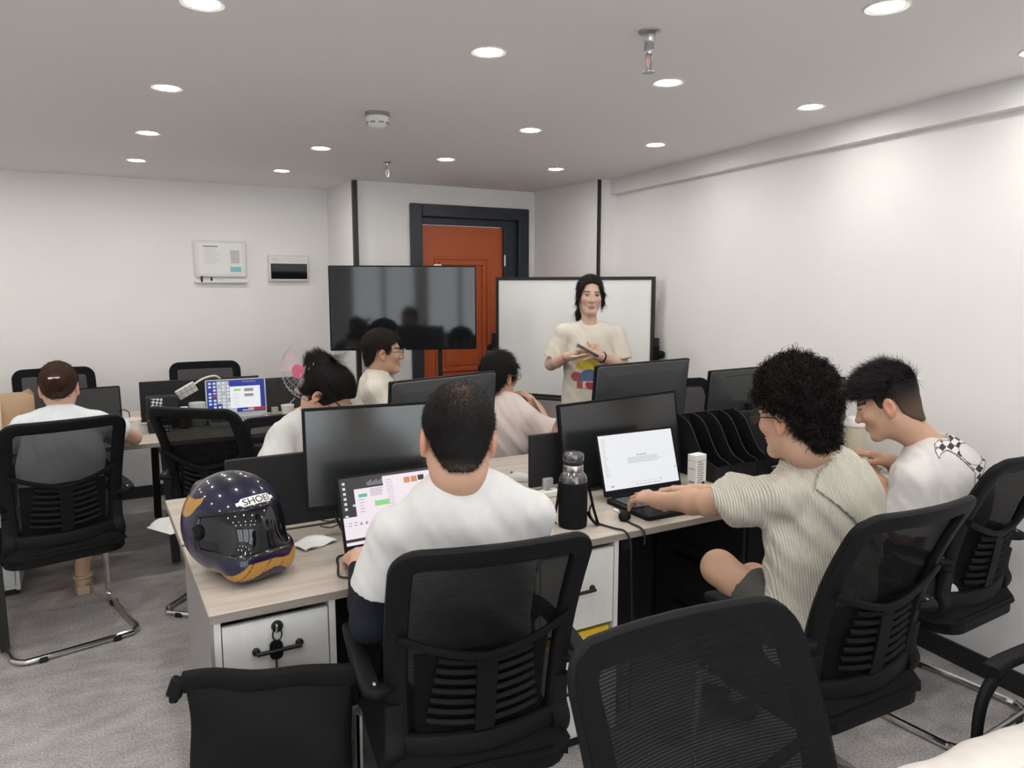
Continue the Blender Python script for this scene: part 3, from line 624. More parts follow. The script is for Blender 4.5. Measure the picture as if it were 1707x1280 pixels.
MB().b2((-.008, -.022, .004), (.008, -.0205, .009)).build('logo_mark', 'light_grey', t); MB().box((.23, 0, .566), (.05, .02, .012), .003).build('camera_bar', 'light_grey', t)
# ------------------------------------------------------------------ whiteboard
wr = math.radians(-55.8)
t = thing('whiteboard', 'framed mobile whiteboard behind the standing woman', 'whiteboard', (3.0, 4.45, 0), wr)
bz0, bw, bh = .783, 1.20, .87
MB().b2((-bw / 2 + .01, -.008, bz0 + .01), (bw / 2 - .01, .008, bz0 + bh - .01)).build('board', 'whiteboard', t)
f = MB(); f.b2((-bw / 2, -.015, bz0), (bw / 2, .015, bz0 + .022)); f.b2((-bw / 2, -.015, bz0 + bh - .022), (bw / 2, .015, bz0 + bh)); f.b2((-bw / 2, -.015, bz0 + .022), (-bw / 2 + .022, .015, bz0 + bh - .022)); f.b2((bw / 2 - .022, -.015, bz0 + .022), (bw / 2, .015, bz0 + bh - .022)); f.build('board_frame', 'black_trim', t)
MB().b2((-.28, -.07, bz0 - .012), (.28, -.015, bz0 + .006), .003).build('pen_tray', 'black_trim', t)
for sx in (-1, 1):
    x = sx * (bw / 2 + .018); MB().b2((x - .015, -.018, .06), (x + .015, .018, 1.24)).build('stand_post', 'black_metal', t); MB().b2((x - .018, -.28, .05), (x + .018, .28, .08), .005).build('foot_rail', 'black_metal', t)
    k = MB().lathe([(.012, 0), (.024, .01), (.026, .03), (.018, .045), (0, .047)], (x + sx * .012, 0, 1.13), 10, Matrix.Rotation(sx * PI / 2, 3, 'Y')); k.box((x, 0, 1.13), (.035, .05, .12), .006); k.build('clamp_knob', 'black_plastic', t, True)
    for yy in (-.25, .25): MB().lathe([(.025, -.012), (.025, .012)], (x, yy, .025), 12, Matrix.Rotation(PI / 2, 3, 'Y')).build('caster', 'rubber', t, True)
MB().b2((-bw / 2, -.012, .28), (bw / 2, .012, .31)).build('cross_rail', 'black_metal', t)
# ------------------------------------------------------------------ things on the front desk
# insulated bottle
t = thing('water_bottle', 'black sleeved glass bottle with a steel collar beside the white document laptop', 'bottle', (1.456, 2.14, DZT))
MB().lathe([(.045, 0), (.050, .004), (.0515, .02), (.0515, .158), (.050, .163), (.046, .163)], n=32).build('sleeve', 'bag_black', t, True)
MB().lathe([(.049, .16), (.049, .176), (.044, .188), (.037, .196), (.034, .200)], n=32).build('glass_shoulder', 'mirror_lens', t, True)
MB().lathe([(.0345, .195), (.0355, .197), (.0355, .222), (.034, .224)], n=32).build('collar', 'steel', t, True)
MB().lathe([(.033, .222), (.0345, .226), (.0345, .236), (.033, .238)], n=32).build('gasket', 'rubber', t, True)
MB().lathe([(.034, .236), (.037, .240), (.037, .258), (.032, .266), (.02, .269), (0, .268)], n=32).build('cap', 'mirror_lens', t, True)
P = smooth_path([(.050, -.01, .165), (.062, -.015, .12), (.075, -.02, .06), (.085, -.03, .012), (.070, -.045, .006), (.052, -.035, .03), (.051, -.02, .05)], 6)
MB().sweep(P, [(0, 1, 0)] * len(P), rpoly(.003, .016, .001, 1)).build('strap', 'bag_black', t, True)
P = smooth_path([(-.050, .01, .165), (-.058, .01, .10), (-.064, .02, .03), (-.055, .02, .01)], 6); MB().sweep(P, [(0, 1, 0)] * len(P), rpoly(.003, .014, .001, 1)).build('strap', 'bag_black', t, True)
# milk carton
t = thing('drink_carton', 'small white drink carton beside the mesh file rack', 'carton', (2.205, 2.315, DZT), math.radians(6))
MB().b2((-.033, -.023, 0), (.033, .023, .138), .0015).build('box', 'paper_white', t)
MB().b2((-.033, -.023, .138), (.033, .023, .1415), .001).build('top_fold', 'paper_white', t)
f = MB()
for k in range(11): f.b2((-.024 + .004 * rr.random(), -.0236, .014 + k * .0095), (.004 + .02 * rr.random(), -.0230, .018 + k * .0095))
f.b2((-.0336, -.018, .02), (-.033, .012, .03)); f.b2((-.0336, -.018, .08), (-.033, .014, .084)); f.build('printed_text', 'mid_grey', t)
MB().b2((.006, -.0236, .016), (.026, -.0230, .024)).build('black_mark', 'black_plastic', t); MB().b2((-.0334, -.0234, .116), (.0334, .0234, .1175)).build('seam_line', 'mid_grey', t)
# mesh file rack
m_, nt, b_ = new_mat('rack_mesh'); M['rack_mesh'] = m_; b_.inputs['Base Color'].default_value = (.012, .012, .014, 1); b_.inputs['Roughness'].default_value = .4
tc = nt.nodes.new('ShaderNodeTexCoord'); vo = nt.nodes.new('ShaderNodeTexVoronoi'); vo.inputs['Scale'].default_value = 170; vo.inputs['Randomness'].default_value = .15
mr = nt.nodes.new('ShaderNodeMath'); mr.operation = 'GREATER_THAN'; mr.inputs[1].default_value = .33
nt.links.new(tc.outputs['Object'], vo.inputs['Vector']); nt.links.new(vo.outputs['Distance'], mr.inputs[0]); nt.links.new(mr.outputs[0], b_.inputs['Alpha'])
t = thing('file_rack', 'black wire-mesh desk file rack beside the white carton', 'file rack', (2.31, 2.31, DZT), 0)
RW, RD, RH = .34, .25, .265
prof = [(0, .07)] + [(RD * k / 12, .075 + (RH - .075) / (1 + math.exp(-(k - 6) * .75))) for k in range(1, 12)] + [(RD - .01, RH), (RD, RH - .008)]
for i in range(5):
    x = i * RW / 4; pl = [(0, 0)] + prof + [(RD, 0)]
    pr = [(y, z) for y, z in pl]
    f = MB(); prism(f, pr, x - .0015, x + .0015, lambda y, z, xx: (xx, y, z)); d_ = f.build('divider', 'rack_mesh', t)
    MB().tube([(x, y, z) for y, z in prof], .003, 6).build('rim_wire', 'black_metal', d_, True)
MB().b2((0, RD - .003, 0), (RW, RD, RH)).build('back_panel', 'rack_mesh', t); MB().b2((0, 0, 0), (RW, RD, .003)).build('bottom', 'rack_mesh', t); MB().b2((0, 0, .003), (RW, .003, .07)).build('front_lip', 'rack_mesh', t)
MB().tube([(0, RD, RH), (RW, RD, RH)], .0035, 6).build('top_wire', 'black_metal', t, True)
# small things
t = thing('lotion_bottle', 'slim white bottle squeezed left of the mesh file rack', 'bottle', (2.24, 2.52, DZT)); MB().lathe([(.02, 0), (.022, .005), (.022, .13), (.012, .15), (.012, .155)], n=16).build('body', 'white_plastic', t, True); MB().lathe([(.013, .155), (.013, .185), (0, .187)], n=12).build('cap', 'pink', t, True)
f = MB(); f.grid(lambda a, b_: ((a - .5) * .13, (b_ - .5) * .09, .012 + .018 * math.sin(PI * a) * math.sin(PI * b_)), 8, 6, .012); o = tag(f.build('tissue_pack', 'salmon', None, True), 'salmon pink tissue pack right of the black monitor', 'tissue pack'); o.location = (2.19, 2.66, DZT)
f = MB(); f.grid(lambda a, b_: ((a - .5) * .125, (b_ - .5) * .085, .006 + .014 * (math.sin(PI * a) * math.sin(PI * b_)) ** .5 + .004 * math.sin(9 * a + 4 * b_)), 14, 10, .006); o = tag(f.build('white_pouch', 'paper_white', None, True), 'crumpled white pouch on the desk right of the helmet', 'pouch'); o.location = (.605, 2.40, DZT); o.rotation_euler = (0, 0, .35)
def mouse(label, loc, rz, mt):
    t = thing('computer_mouse', label, 'mouse', loc, rz)
    f = MB(); f.grid(lambda a, b_: (.031 * math.cos(PI * a) * (1 - .25 * (2 * b_ - 1) ** 4) * -1, (b_ - .5) * .115, .002 + .034 * math.sin(PI * a) ** .6 * math.sin(PI * (.08 + .88 * b_)) ** .6), 14, 14); f.build('shell', mt, t, True)
    MB().lathe([(.006, -.004), (.006, .004)], (0, .028, .033), 10, Matrix.Rotation(PI / 2, 3, 'Y')).build('wheel', 'mid_grey', t, True)
mouse('white computer mouse on the far half of the desk', (1.60, 2.78, DZT), .9, 'white_plastic')
t = thing('power_strip', 'white power strip on the desk behind the bottle', 'power strip', (1.66, 2.50, DZT), .08)
MB().b2((-.13, -.022, 0), (.13, .022, .03), .006).build('body', 'white_plastic', t, True)
for k in range(4): MB().b2((-.10 + k * .055, -.012, .030), (-.07 + k * .055, .012, .0306)).build('socket', 'mid_grey', t)
def cable(label, pts, r=.003, mt='cable_black'):
    P = smooth_path(pts, 8); o = MB().tube([Vector(p) - Vector(pts[0]) for p in P], r, 6).build('cable', mt, None, True); o.location = pts[0]; return tag(o, label, 'cable')
Z = DZT + .004
cable('thin black cable curling beside the pink-white laptop', [(.70, 2.24, Z), (.64, 2.24, Z), (.615, 2.16, Z), (.595, 2.08, Z), (.63, 2.055, Z), (.68, 2.07, Z), (.715, 2.09, Z)])
MBp = MB().box((0, 0, .006), (.055, .022, .012), .003); o = tag(MBp.build('cable_plug', 'black_plastic'), 'black plug lying under the hand at the pink-white laptop', 'plug'); o.location = (.735, 2.10, DZT); o.rotation_euler = (0, 0, .2)
cable('thick black cable hanging below the blank monitor', [(.70, 2.47, .86), (.70, 2.44, .80), (.73, 2.40, Z), (.80, 2.36, Z), (.90, 2.33, Z)], .005)
for k in range(3): cable('thin black wire %s below the blank monitor' % ('bent highest', 'bent in the middle', 'bent lowest')[k], [(.645, 2.47, .83 - .022 * k), (.68, 2.46, .822 - .022 * k), (.72, 2.465, .832 - .022 * k)], .0022)
cable('black charger cable running off the desk edge below the bottle strap', [(1.66, 2.31, Z), (1.60, 2.24, Z), (1.545, 2.13, Z), (1.56, 2.04, Z), (1.575, 1.995, Z - .001), (1.585, 1.976, .72), (1.59, 1.972, .62), (1.60, 1.976, .40), (1.60, 1.98, .10)], .004)
cable('black plugged cable dropping over the desk edge left of the typing hands', [(1.70, 2.20, Z), (1.665, 2.13, Z + .02), (1.65, 2.08, Z), (1.645, 2.0, Z), (1.645, 1.974, .74), (1.645, 1.972, .70)], .004)
t = thing('charger_plug', 'round black plug with a white tip left of the typing hands', 'plug', (1.652, 2.095, DZT + .016)); MB().lathe([(0, -.016), (.014, -.016), (.02, -.01), (.02, .012), (.012, .018), (0, .018)], n=16, R=Matrix.Rotation(.9, 3, 'X')).build('body', 'black_plastic', t, True); MB().box((-.004, .045, .01), (.014, .03, .010), .002).build('tip', 'white_plastic', t)
cable('tangle of thin wire beside the drink carton', [(2.12, 2.42, Z), (2.16, 2.38, Z), (2.13, 2.33, Z), (2.17, 2.29, Z), (2.16, 2.25, Z)], .0015, 'mid_grey')
cable('black cable slanting across the wall below the television', [(2.10, 5.475, .80), (1.98, 5.478, .70), (1.88, 5.478, .62), (1.84, 5.478, .45)], .006)
t = thing('tumbler', 'tall beige lidded tumbler on the desk before the man in the checkered tee', 'cup', (2.95, 2.11, DZT)); MB().lathe([(.036, 0), (.040, .004), (.050, .22), (.050, .225)], n=28).build('body', 'cream', t, True); MB().lathe([(.050, .225), (.054, .228), (.054, .242), (.048, .25), (.046, .262), (.03, .268), (0, .268)], n=28).build('lid', 'white_plastic', t, True); MB().lathe([(.0465, .10), (.0495, .102), (.0500, .106), (.0468, .108)], n=28).build('band', 'kraft', t, True)
# ------------------------------------------------------------------ black roll-top bag in front
t = thing('roll_top_bag', 'black roll-top bag standing in front of the drawer pedestal', 'bag', (.335, 1.795, 0), math.radians(-24))
BW, BH = .20, .655
def bagf(a, b_):
    th = 2 * PI * a; z = b_ * (BH - .02); k = max(0, (b_ - .55) / .45); dpt = (.085 + .015 * math.sin(3 * b_ * PI)) * (1 - k) ** .7 + .010; ww = BW * (.94 + .05 * b_ + .025 * math.sin(5 * b_ + 1))
    c_, s_ = math.cos(th), math.sin(th); e = .55
    x = ww * math.copysign(abs(c_) ** e, c_); y = dpt * math.copysign(abs(s_) ** e, s_)
    wr_ = .010 * math.sin(14 * x + 9 * z + 2 * math.sin(11 * z)) + .006 * math.sin(31 * z - 17 * x); return (x, y + wr_ * (1 - .4 * k), z)
f = MB(); f.grid(bagf, 56, 40); f.add([bagf(i / 28, 0) for i in range(28)], [tuple(range(28))]); f.build('body', 'bag_black', t, True, 60)
P = [(-BW - .005 + (2 * BW + .01) * i / 16, .004 * math.sin(i * .8), BH - .01 + .004 * math.sin(i * .6)) for i in range(17)]
MB().sweep(P, [(0, 1, 0)] * 17, rpoly(.05, .034, .012, 3)).build('rolled_top', 'bag_black', t, True)
b_ = MB().box((-BW - .022, 0, BH - .022), (.036, .026, .05), .005, R=Matrix.Rotation(.35, 3, 'Y')); b_.box((-BW - .03, 0, BH - .045), (.02, .02, .03), .004); b_.build('buckle', 'black_plastic', t)
MB().b2((BW * .35, -.088, .08), (BW * .35 + .03, -.082, .45), .002).build('webbing', 'bag_black', t)
MB().grid(lambda a, b_: (-.13 + .26 * a, -.112 + .01 * math.sin(PI * a), .10 + .25 * b_), 8, 8, .014).build('front_pocket', 'bag_black', t, True)
# ------------------------------------------------------------------ things on the far desk
def cup(label, loc, r=.04, h=.09, mt='white_plastic', tilt=0.0):
    t = thing('paper_cup', label, 'cup', loc); t.rotation_euler = (tilt, 0, 0)
    MB().lathe([(r * .72, 0), (r * .74, .003), (r, h), (r * .93, h), (r * .70, .006), (0, .006)], n=24).build('body', mt, t, True); MB().lathe([(r, h - .003), (r * 1.06, h), (r, h + .004), (r * .94, h)], n=24, cap=False).build('rim', mt, t, True)
cup('white paper cup right of the bright laptop', (1.075, 4.80, DZT)); cup('white paper cup beside the bent elbow at left', (.19, 4.72, DZT), .045, .09)
t = thing('paper_bag', 'brown kraft paper bag at the left edge of the far desk', 'bag', (-.42, 4.62, DZT), .25)
def kb(a, b_):
    th = 2 * PI * a; c_, s_ = math.cos(th), math.sin(th); e = .35; z = .29 * b_; return (.15 * math.copysign(abs(c_) ** e, c_), .075 * (1 - .25 * b_) * math.copysign(abs(s_) ** e, s_) + .006 * math.sin(20 * z), z + .012 * math.sin(3 * th) * b_)
f = MB(); f.grid(kb, 40, 12); f.add([kb(i / 20, 0) for i in range(20)], [tuple(range(20))]); f.build('body', 'kraft', t, True, 50)
f = MB(); f.box((.06, -.078, .12), (.05, .002, .05)); f.box((.03, -.078, .07), (.05, .002, .03)); f.box((.075, -.077, .17), (.03, .002, .03)); f.build('leaf_print', 'green_soft', t)
MB().grid(lambda a, b_: (-.06 + .05 * a, -.082 - .01 * b_, .05 + .22 * b_), 2, 4, .004).build('folded_flap', 'cream', t, True)
# patterned boxes
m_, nt, b_ = new_mat('weave_print'); M['weave_print'] = m_; tc = nt.nodes.new('ShaderNodeTexCoord'); ck = nt.nodes.new('ShaderNodeTexChecker'); ck.inputs['Scale'].default_value = 70; ck.inputs[1].default_value = (.75, .75, .75, 1); ck.inputs[2].default_value = (.02, .02, .02, 1)
mpn = nt.nodes.new('ShaderNodeMapping'); mpn.inputs['Rotation'].default_value = (0, .6, .0); nt.links.new(tc.outputs['Object'], mpn.inputs[0]); nt.links.new(mpn.outputs[0], ck.inputs['Vector']); nt.links.new(ck.outputs[0], b_.inputs['Base Color'])
t = thing('gift_box', 'tall black box with a woven black and white band on the far desk', 'box', (.36, 4.89, DZT)); MB().b2((-.085, -.06, 0), (.085, .06, .19), .003).build('box_body', 'dark_panel', t); MB().b2((-.065, -.0615, .085), (.0, -.0595, .185)).build('patterned_band', 'weave_print', t)
t = thing('gift_box', 'low black box with a patterned corner in front of the tall one', 'box', (.33, 4.76, DZT)); MB().b2((-.06, -.045, 0), (.06, .045, .07), .003).build('box_body', 'dark_panel', t); MB().b2((.01, -.0462, .002), (.058, -.0445, .045)).build('patterned_band', 'weave_print', t)
t = thing('pill_bottle', 'small dark bottle with a white cap on the far desk', 'bottle', (.47, 4.80, DZT)); MB().lathe([(.03, 0), (.032, .004), (.032, .085), (.02, .10)], n=16).build('body', 'brown', t, True); MB().lathe([(.022, .10), (.022, .128), (0, .13)], n=16).build('cap', 'white_plastic', t, True)
t = thing('snack_jar', 'clear jar with a striped label left of the bright laptop', 'jar', (.55, 4.86, DZT)); MB().lathe([(.05, 0), (.053, .005), (.053, .10), (.045, .115)], n=20).build('body', 'green_soft', t, True); MB().lathe([(.054, .03), (.054, .075)], n=20).build('label_band', 'cream', t, True); MB().lathe([(.048, .115), (.048, .14), (0, .142)], n=20).build('lid', 'light_grey', t, True)
# clip-on gooseneck holder with a gridded panel
t = thing('clip_holder', 'white gooseneck clip holder with a gridded panel', 'holder', (.36, 4.96, DZT))
P = smooth_path([(.0, 0, 0), (-.01, -.01, .09), (.06, -.03, .15), (.12, -.06, .185)], 6); MB().tube(P, .006, 8).build('gooseneck', 'white_plastic', t, True)
P = smooth_path([(.16, -.05, .23), (.24, -.03, .275), (.31, 0, .285), (.345, .02, .265)], 6); MB().tube(P, .006, 8).build('gooseneck', 'white_plastic', t, True)
Rl = Matrix.Rotation(-.5, 3, 'Y') @ Matrix.Rotation(.5, 3, 'X'); hd = MB().box((.14, -.055, .21), (.12, .014, .075), .004, R=Rl).build('holder_panel', 'white_plastic', t)
f = MB()
for k in range(3): f.box(Vector((.14, -.055, .21)) + Rl @ Vector((-.03 + .03 * k, -.008, 0)), (.003, .001, .07), 0, R=Rl)
f.box(Vector((.14, -.055, .21)) + Rl @ Vector((0, -.008, 0)), (.115, .001, .003), 0, R=Rl); f.build('grid_lines', 'mid_grey', hd)
MB().box((0, .01, .02), (.05, .05, .04), .006).build('clip', 'white_plastic', t)
t = thing('cardboard_box', 'small open brown box beside the white paper cup', 'box', (1.20, 4.86, DZT)); MB().b2((-.07, -.05, 0), (.07, .05, .05), .002).build('box_body', 'kraft', t); MB().box((0, -.06, .052), (.14, .05, .003), R=Matrix.Rotation(.5, 3, 'X')).build('flap', 'kraft', t)
cable('thin white cable at the far desk behind the paper cup', [(1.00, 4.86, Z), (1.06, 4.92, Z), (1.10, 4.95, .80), (1.16, 4.96, .86)], .003, 'cable_white')
cable('looped black cable beside the dark laptop at left', [(.10, 5.00, .80), (.14, 4.97, .86), (.18, 4.95, .85), (.18, 4.93, .80), (.14, 4.93, Z), (.2, 4.85, Z)], .003)
# desk fan
t = thing('desk_fan', 'white and pink desk fan turned to the side on the far desk', 'fan', (1.24, 4.88, DZT), math.radians(-52))
MB().lathe([(.085, 0), (.09, .008), (.06, .02), (.02, .03), (.014, .035), (.014, .20)], n=24).build('stand', 'white_plastic', t, True)
RX = Matrix.Rotation(PI / 2, 3, 'X'); fc = Vector((0, -.03, .30))
MB().lathe([(.045, -.10), (.05, -.06), (.045, -.01), (.02, 0)], fc, 20, RX).build('motor_housing', 'grey_plastic', t, True)
for k in range(3):
    a0 = k * 2 * PI / 3
    MB().grid(lambda a, b_: fc + Vector((math.cos(a0 + a * 1.1) * (.03 + .125 * b_), -.02 - .035 * a - .01 * b_, math.sin(a0 + a * 1.1) * (.03 + .125 * b_))), 6, 5, .002).build('blade', 'fan_blade', t, True)
g = MB()
for k in range(36):
    a = 2 * PI * k / 36; g.tube([fc + Vector((math.cos(a) * r_, y_, math.sin(a) * r_)) for r_, y_ in ((.035, -.085), (.12, -.075), (.178, -.04), (.185, -.015), (.175, .015), (.05, .03))], .0012, 4)
for r_, y_ in ((.10, -.079), (.15, -.06), (.186, -.015), (.13, .02)): g.tube([fc + Vector((math.cos(a) * r_, y_, math.sin(a) * r_)) for a in np.linspace(0, 2 * PI, 37)[:-1]], .003 if r_ > .18 else .0014, 4, closed=True)
g.build('guard', 'light_grey', t, True)
MB().lathe([(0, .090), (.045, .088), (.048, .078), (.044, .074)], fc, 20, RX).build('hub_badge', 'pink', t, True)
# white bag on the turned chair
f = MB(); f.grid(lambda a, b_: ((a - .5) * .26, (b_ - .5) * .18, .02 + .05 * (math.sin(PI * a) * math.sin(PI * b_)) ** .5 + .012 * math.sin(11 * a) * math.sin(9 * b_)), 16, 12, .004); o = tag(f.build('plastic_bag', 'paper_white', None, True), 'white plastic bag lying on the seat of the turned chair', 'bag'); o.location = (.335, 3.70, .475); o.rotation_euler = (0, 0, .5)
# ------------------------------------------------------------------ implicit surfaces for bodies, clothes, hair and the helmet
F32 = np.float32
def V(*a): return np.array(a, dtype=float)
def nrm(v): v = np.asarray(v, float); return v / max(np.linalg.norm(v), 1e-9)
class Field:
    def __init__(s): s.ops = []
    def _add(s, fn, lo, hi, k, op): s.ops.append((fn, np.asarray(lo, float), np.asarray(hi, float), k, op)); return s
    def cone(s, a, b, ra, rb, k=.02, op='u', cut=None):
        a = np.asarray(a, float); b = np.asarray(b, float); d = b - a; L2 = max(float(d @ d), 1e-9); dn = d / math.sqrt(L2); m = max(ra, rb)
        def fn(X, Y, Z):
            t = np.clip(((X - a[0]) * d[0] + (Y - a[1]) * d[1] + (Z - a[2]) * d[2]) / L2, 0, 1)
            r = np.sqrt((X - a[0] - t * d[0]) ** 2 + (Y - a[1] - t * d[1]) ** 2 + (Z - a[2] - t * d[2]) ** 2) - (ra + (rb - ra) * t)
            if cut: r = np.maximum(r, (X - b[0]) * dn[0] + (Y - b[1]) * dn[1] + (Z - b[2]) * dn[2])
            return r
        return s._add(fn, np.minimum(a, b) - m, np.maximum(a, b) + m, k, op)
    def fcone(s, a, b, ra, rb, axis, fl, k=.05):
        a = np.asarray(a, float); b = np.asarray(b, float); n = nrm(axis); g = 1 / fl - 1; b2 = b + n * float((b - a) @ n) * g; d = b2 - a; L2 = float(d @ d); m = max(ra, rb)
        def fn(X, Y, Z):
            x, y, z = X - a[0], Y - a[1], Z - a[2]; q = (x * n[0] + y * n[1] + z * n[2]) * g; x = x + q * n[0]; y = y + q * n[1]; z = z + q * n[2]
            t = np.clip((x * d[0] + y * d[1] + z * d[2]) / L2, 0, 1); return .8 * (np.sqrt((x - t * d[0]) ** 2 + (y - t * d[1]) ** 2 + (z - t * d[2]) ** 2) - (ra + (rb - ra) * t))
        return s._add(fn, np.minimum(a, b) - m, np.maximum(a, b) + m, k, 'u')
    def chain(s, pts, rs, k=.02, op='u'):
        for a, b, ra, rb in zip(pts, pts[1:], rs, rs[1:]): s.cone(a, b, ra, rb, k, op)
        return s
    def ell(s, c, r, ax=None, k=.02, op='u'):
        c = np.asarray(c, float); ax = np.eye(3) if ax is None else np.asarray(ax, float); m = max(r)
        def fn(X, Y, Z):
            dx, dy, dz = X - c[0], Y - c[1], Z - c[2]; k0 = 0; k1 = 0
            for A, ri in zip(ax, r):
                q = (dx * A[0] + dy * A[1] + dz * A[2]) / ri; k0 = k0 + q * q; k1 = k1 + (q / ri) ** 2
            k0 = np.sqrt(k0); return k0 * (k0 - 1) / np.sqrt(k1 + 1e-9)
        return s._add(fn, c - m, c + m, k, op)
    def func(s, fn, op='raw', lo=(-99,) * 3, hi=(99,) * 3, k=.005): return s._add(fn, lo, hi, k, op)
    @staticmethod
    def _comb(D, d, k, op):
        if op == 'u':
            h = np.maximum(k - np.abs(D - d), 0) / k; return np.minimum(D, d) - h * h * k * .25
        if op == 's':
            h = np.maximum(k - np.abs(D + d), 0) / k; return np.maximum(D, -d) + h * h * k * .25
        if op == 'i': return np.maximum(D, d)
        return D + d
    def mesh(s, res, pad=.02):
        us = [o for o in s.ops if o[4] == 'u']; lo = np.min([o[1] for o in us], axis=0) - pad; hi = np.max([o[2] for o in us], axis=0) + pad
        n = np.ceil((hi - lo) / res).astype(int) + 1
        ax = [(lo[i] + res * np.arange(n[i])).astype(F32) for i in range(3)]
        D = np.full(n, .08, F32)
        for fn, a, b, k, op in s.ops:
            p = k + 3 * res if op in 'us' else 0
            i0 = np.clip(np.floor((a - p - lo) / res).astype(int), 0, n - 1); i1 = np.clip(np.ceil((b + p - lo) / res).astype(int) + 1, 1, n)
            sl = tuple(slice(x, y) for x, y in zip(i0, i1))
            X = ax[0][sl[0]][:, None, None]; Y = ax[1][sl[1]][None, :, None]; Z = ax[2][sl[2]][None, None, :]
            D[sl] = s._comb(D[sl], fn(X, Y, Z).astype(F32), k, op)
        return nets(D, lo, res)
    def at(s, P):
        X, Y, Z = P[:, 0], P[:, 1], P[:, 2]; D = np.full(len(P), 1.0)
        for fn, a, b, k, op in s.ops: D = s._comb(D, fn(X, Y, Z), k, op)
        return D
def nets(D, lo, res):
    n = np.array(D.shape); s = D < 0
    c = [s[i:n[0] - 1 + i, j:n[1] - 1 + j, k:n[2] - 1 + k] for i in (0, 1) for j in (0, 1) for k in (0, 1)]
    a = c[0].copy(); o = c[0].copy()
    for q in c[1:]: a &= q; o |= q
    I = np.argwhere(o & ~a)
    if len(I) == 0: return np.zeros((0, 3)), np.zeros((0, 4), int)
    cid = -np.ones(n - 1, np.int64); cid[tuple(I.T)] = np.arange(len(I))
    off = np.array([(i, j, k) for i in (0, 1) for j in (0, 1) for k in (0, 1)])
    val = np.stack([D[tuple((I + f).T)] for f in off], 1); acc = np.zeros((len(I), 3)); cnt = np.zeros(len(I))
    for e0 in range(8):
        for bit in (4, 2, 1):
            if e0 & bit: continue
            e1 = e0 | bit; v0, v1 = val[:, e0], val[:, e1]; mk = (v0 < 0) != (v1 < 0); t = np.where(mk, v0 / np.where(mk, v0 - v1, 1), 0)
            p = off[e0] + t[:, None] * (off[e1] - off[e0]); acc += np.where(mk[:, None], p, 0); cnt += mk
    verts = lo + res * (I + acc / cnt[:, None]); faces = []
    for axn in range(3):
        u, w_ = (axn + 1) % 3, (axn + 2) % 3
        sl0 = [slice(None)] * 3; sl1 = [slice(None)] * 3; sl0[axn] = slice(0, n[axn] - 1); sl1[axn] = slice(1, n[axn])
        E = np.argwhere(s[tuple(sl0)] != s[tuple(sl1)])
        E = E[(E[:, u] > 0) & (E[:, w_] > 0) & (E[:, u] < n[u] - 1) & (E[:, w_] < n[w_] - 1)]
        if not len(E): continue
        inside = s[tuple(E.T)]; du = np.zeros(3, int); dw = np.zeros(3, int); du[u] = 1; dw[w_] = 1
        q = np.stack([cid[tuple((E - du - dw).T)], cid[tuple((E - dw).T)], cid[tuple(E.T)], cid[tuple((E - du).T)]], 1)
        q[~inside] = q[~inside][:, ::-1]; faces.append(q)
    return verts, np.concatenate(faces)
def fast_mesh(name, verts, faces, mt, parent=None, cols=None, origin=(0, 0, 0), smooth=True):
    me = bpy.data.meshes.new(name); verts = np.asarray(verts, float) - np.asarray(origin); faces = np.asarray(faces); k = faces.shape[1]
    me.vertices.add(len(verts)); me.vertices.foreach_set('co', verts.astype(F32).ravel())
    me.loops.add(faces.size); me.loops.foreach_set('vertex_index', faces.ravel().astype(np.int32))
    me.polygons.add(len(faces)); me.polygons.foreach_set('loop_start', np.arange(0, faces.size, k, dtype=np.int32))
    me.update(calc_edges=True)
    if smooth: me.polygons.foreach_set('use_smooth', np.ones(len(faces), bool))
    if cols is not None:
        at = me.color_attributes.new('Col', 'FLOAT_COLOR', 'POINT'); c4 = np.ones((len(verts), 4), F32); c4[:, :3] = cols; at.data.foreach_set('color', c4.ravel())
    me.materials.append(M[mt] if isinstance(mt, str) else mt); me.validate()
    o = bpy.data.objects.new(name, me); C.objects.link(o)
    if parent is not None: o.parent = parent
    return o
def joinm(parts):
    vs = []; fs = []; cs = []; n = 0
    for v, f, c in parts: vs.append(v); fs.append(f + n); cs.append(np.broadcast_to(c, (len(v), 3))); n += len(v)
    return np.concatenate(vs), np.concatenate(fs), np.concatenate(cs)
def wrinkle(amp, f=1.0, seed=0.0):
    def fn(X, Y, Z):
        a = np.sin(f * (23 * X + 17 * Z) + 2.3 * np.sin(f * (11 * Y - 9 * Z) + seed) + seed); b = np.sin(f * (31 * Z - 21 * Y + 9 * X) + 1.9 * np.sin(f * 13 * X + seed))
        return amp * (a * .6 + b * .5 + .35 * np.sin(f * (52 * X - 37 * Y + 45 * Z) + seed))
    return fn
attr_mat('skin', .55, .35, bump=.05, bscale=350, sss=.12)
attr_mat('hair_colour', .6, .12)
attr_mat('helmet_paint', .3, .2, coat=.8)
attr_mat('print', .85, .2)
def cloth(name, col, bump=.12, bscale=420, rough=.9): return mat(name, col, rough, spec=.15, noise=.03, nscale=30, bump=bump, bscale=bscale)
cloth('tee_white', (.66, .66, .655)); cloth('tee_cream', (.70, .655, .575)); cloth('tee_pink', (.66, .57, .55)); cloth('tee_warmwhite', (.66, .635, .62)); cloth('tee_bluewhite', (.70, .75, .77))
cloth('trousers_dark', (.03, .032, .04)); cloth('trousers_grey', (.10, .10, .10)); cloth('shorts_olive', (.075, .073, .065)); cloth('trousers_white', (.72, .68, .64)); cloth('sun_sleeve', (.016, .018, .026), bump=.05); cloth('skirt_beige', (.4, .34, .28))
mat('sandal', (.55, .42, .29), .6); mat('shoe_dark', (.03, .03, .03), .6)
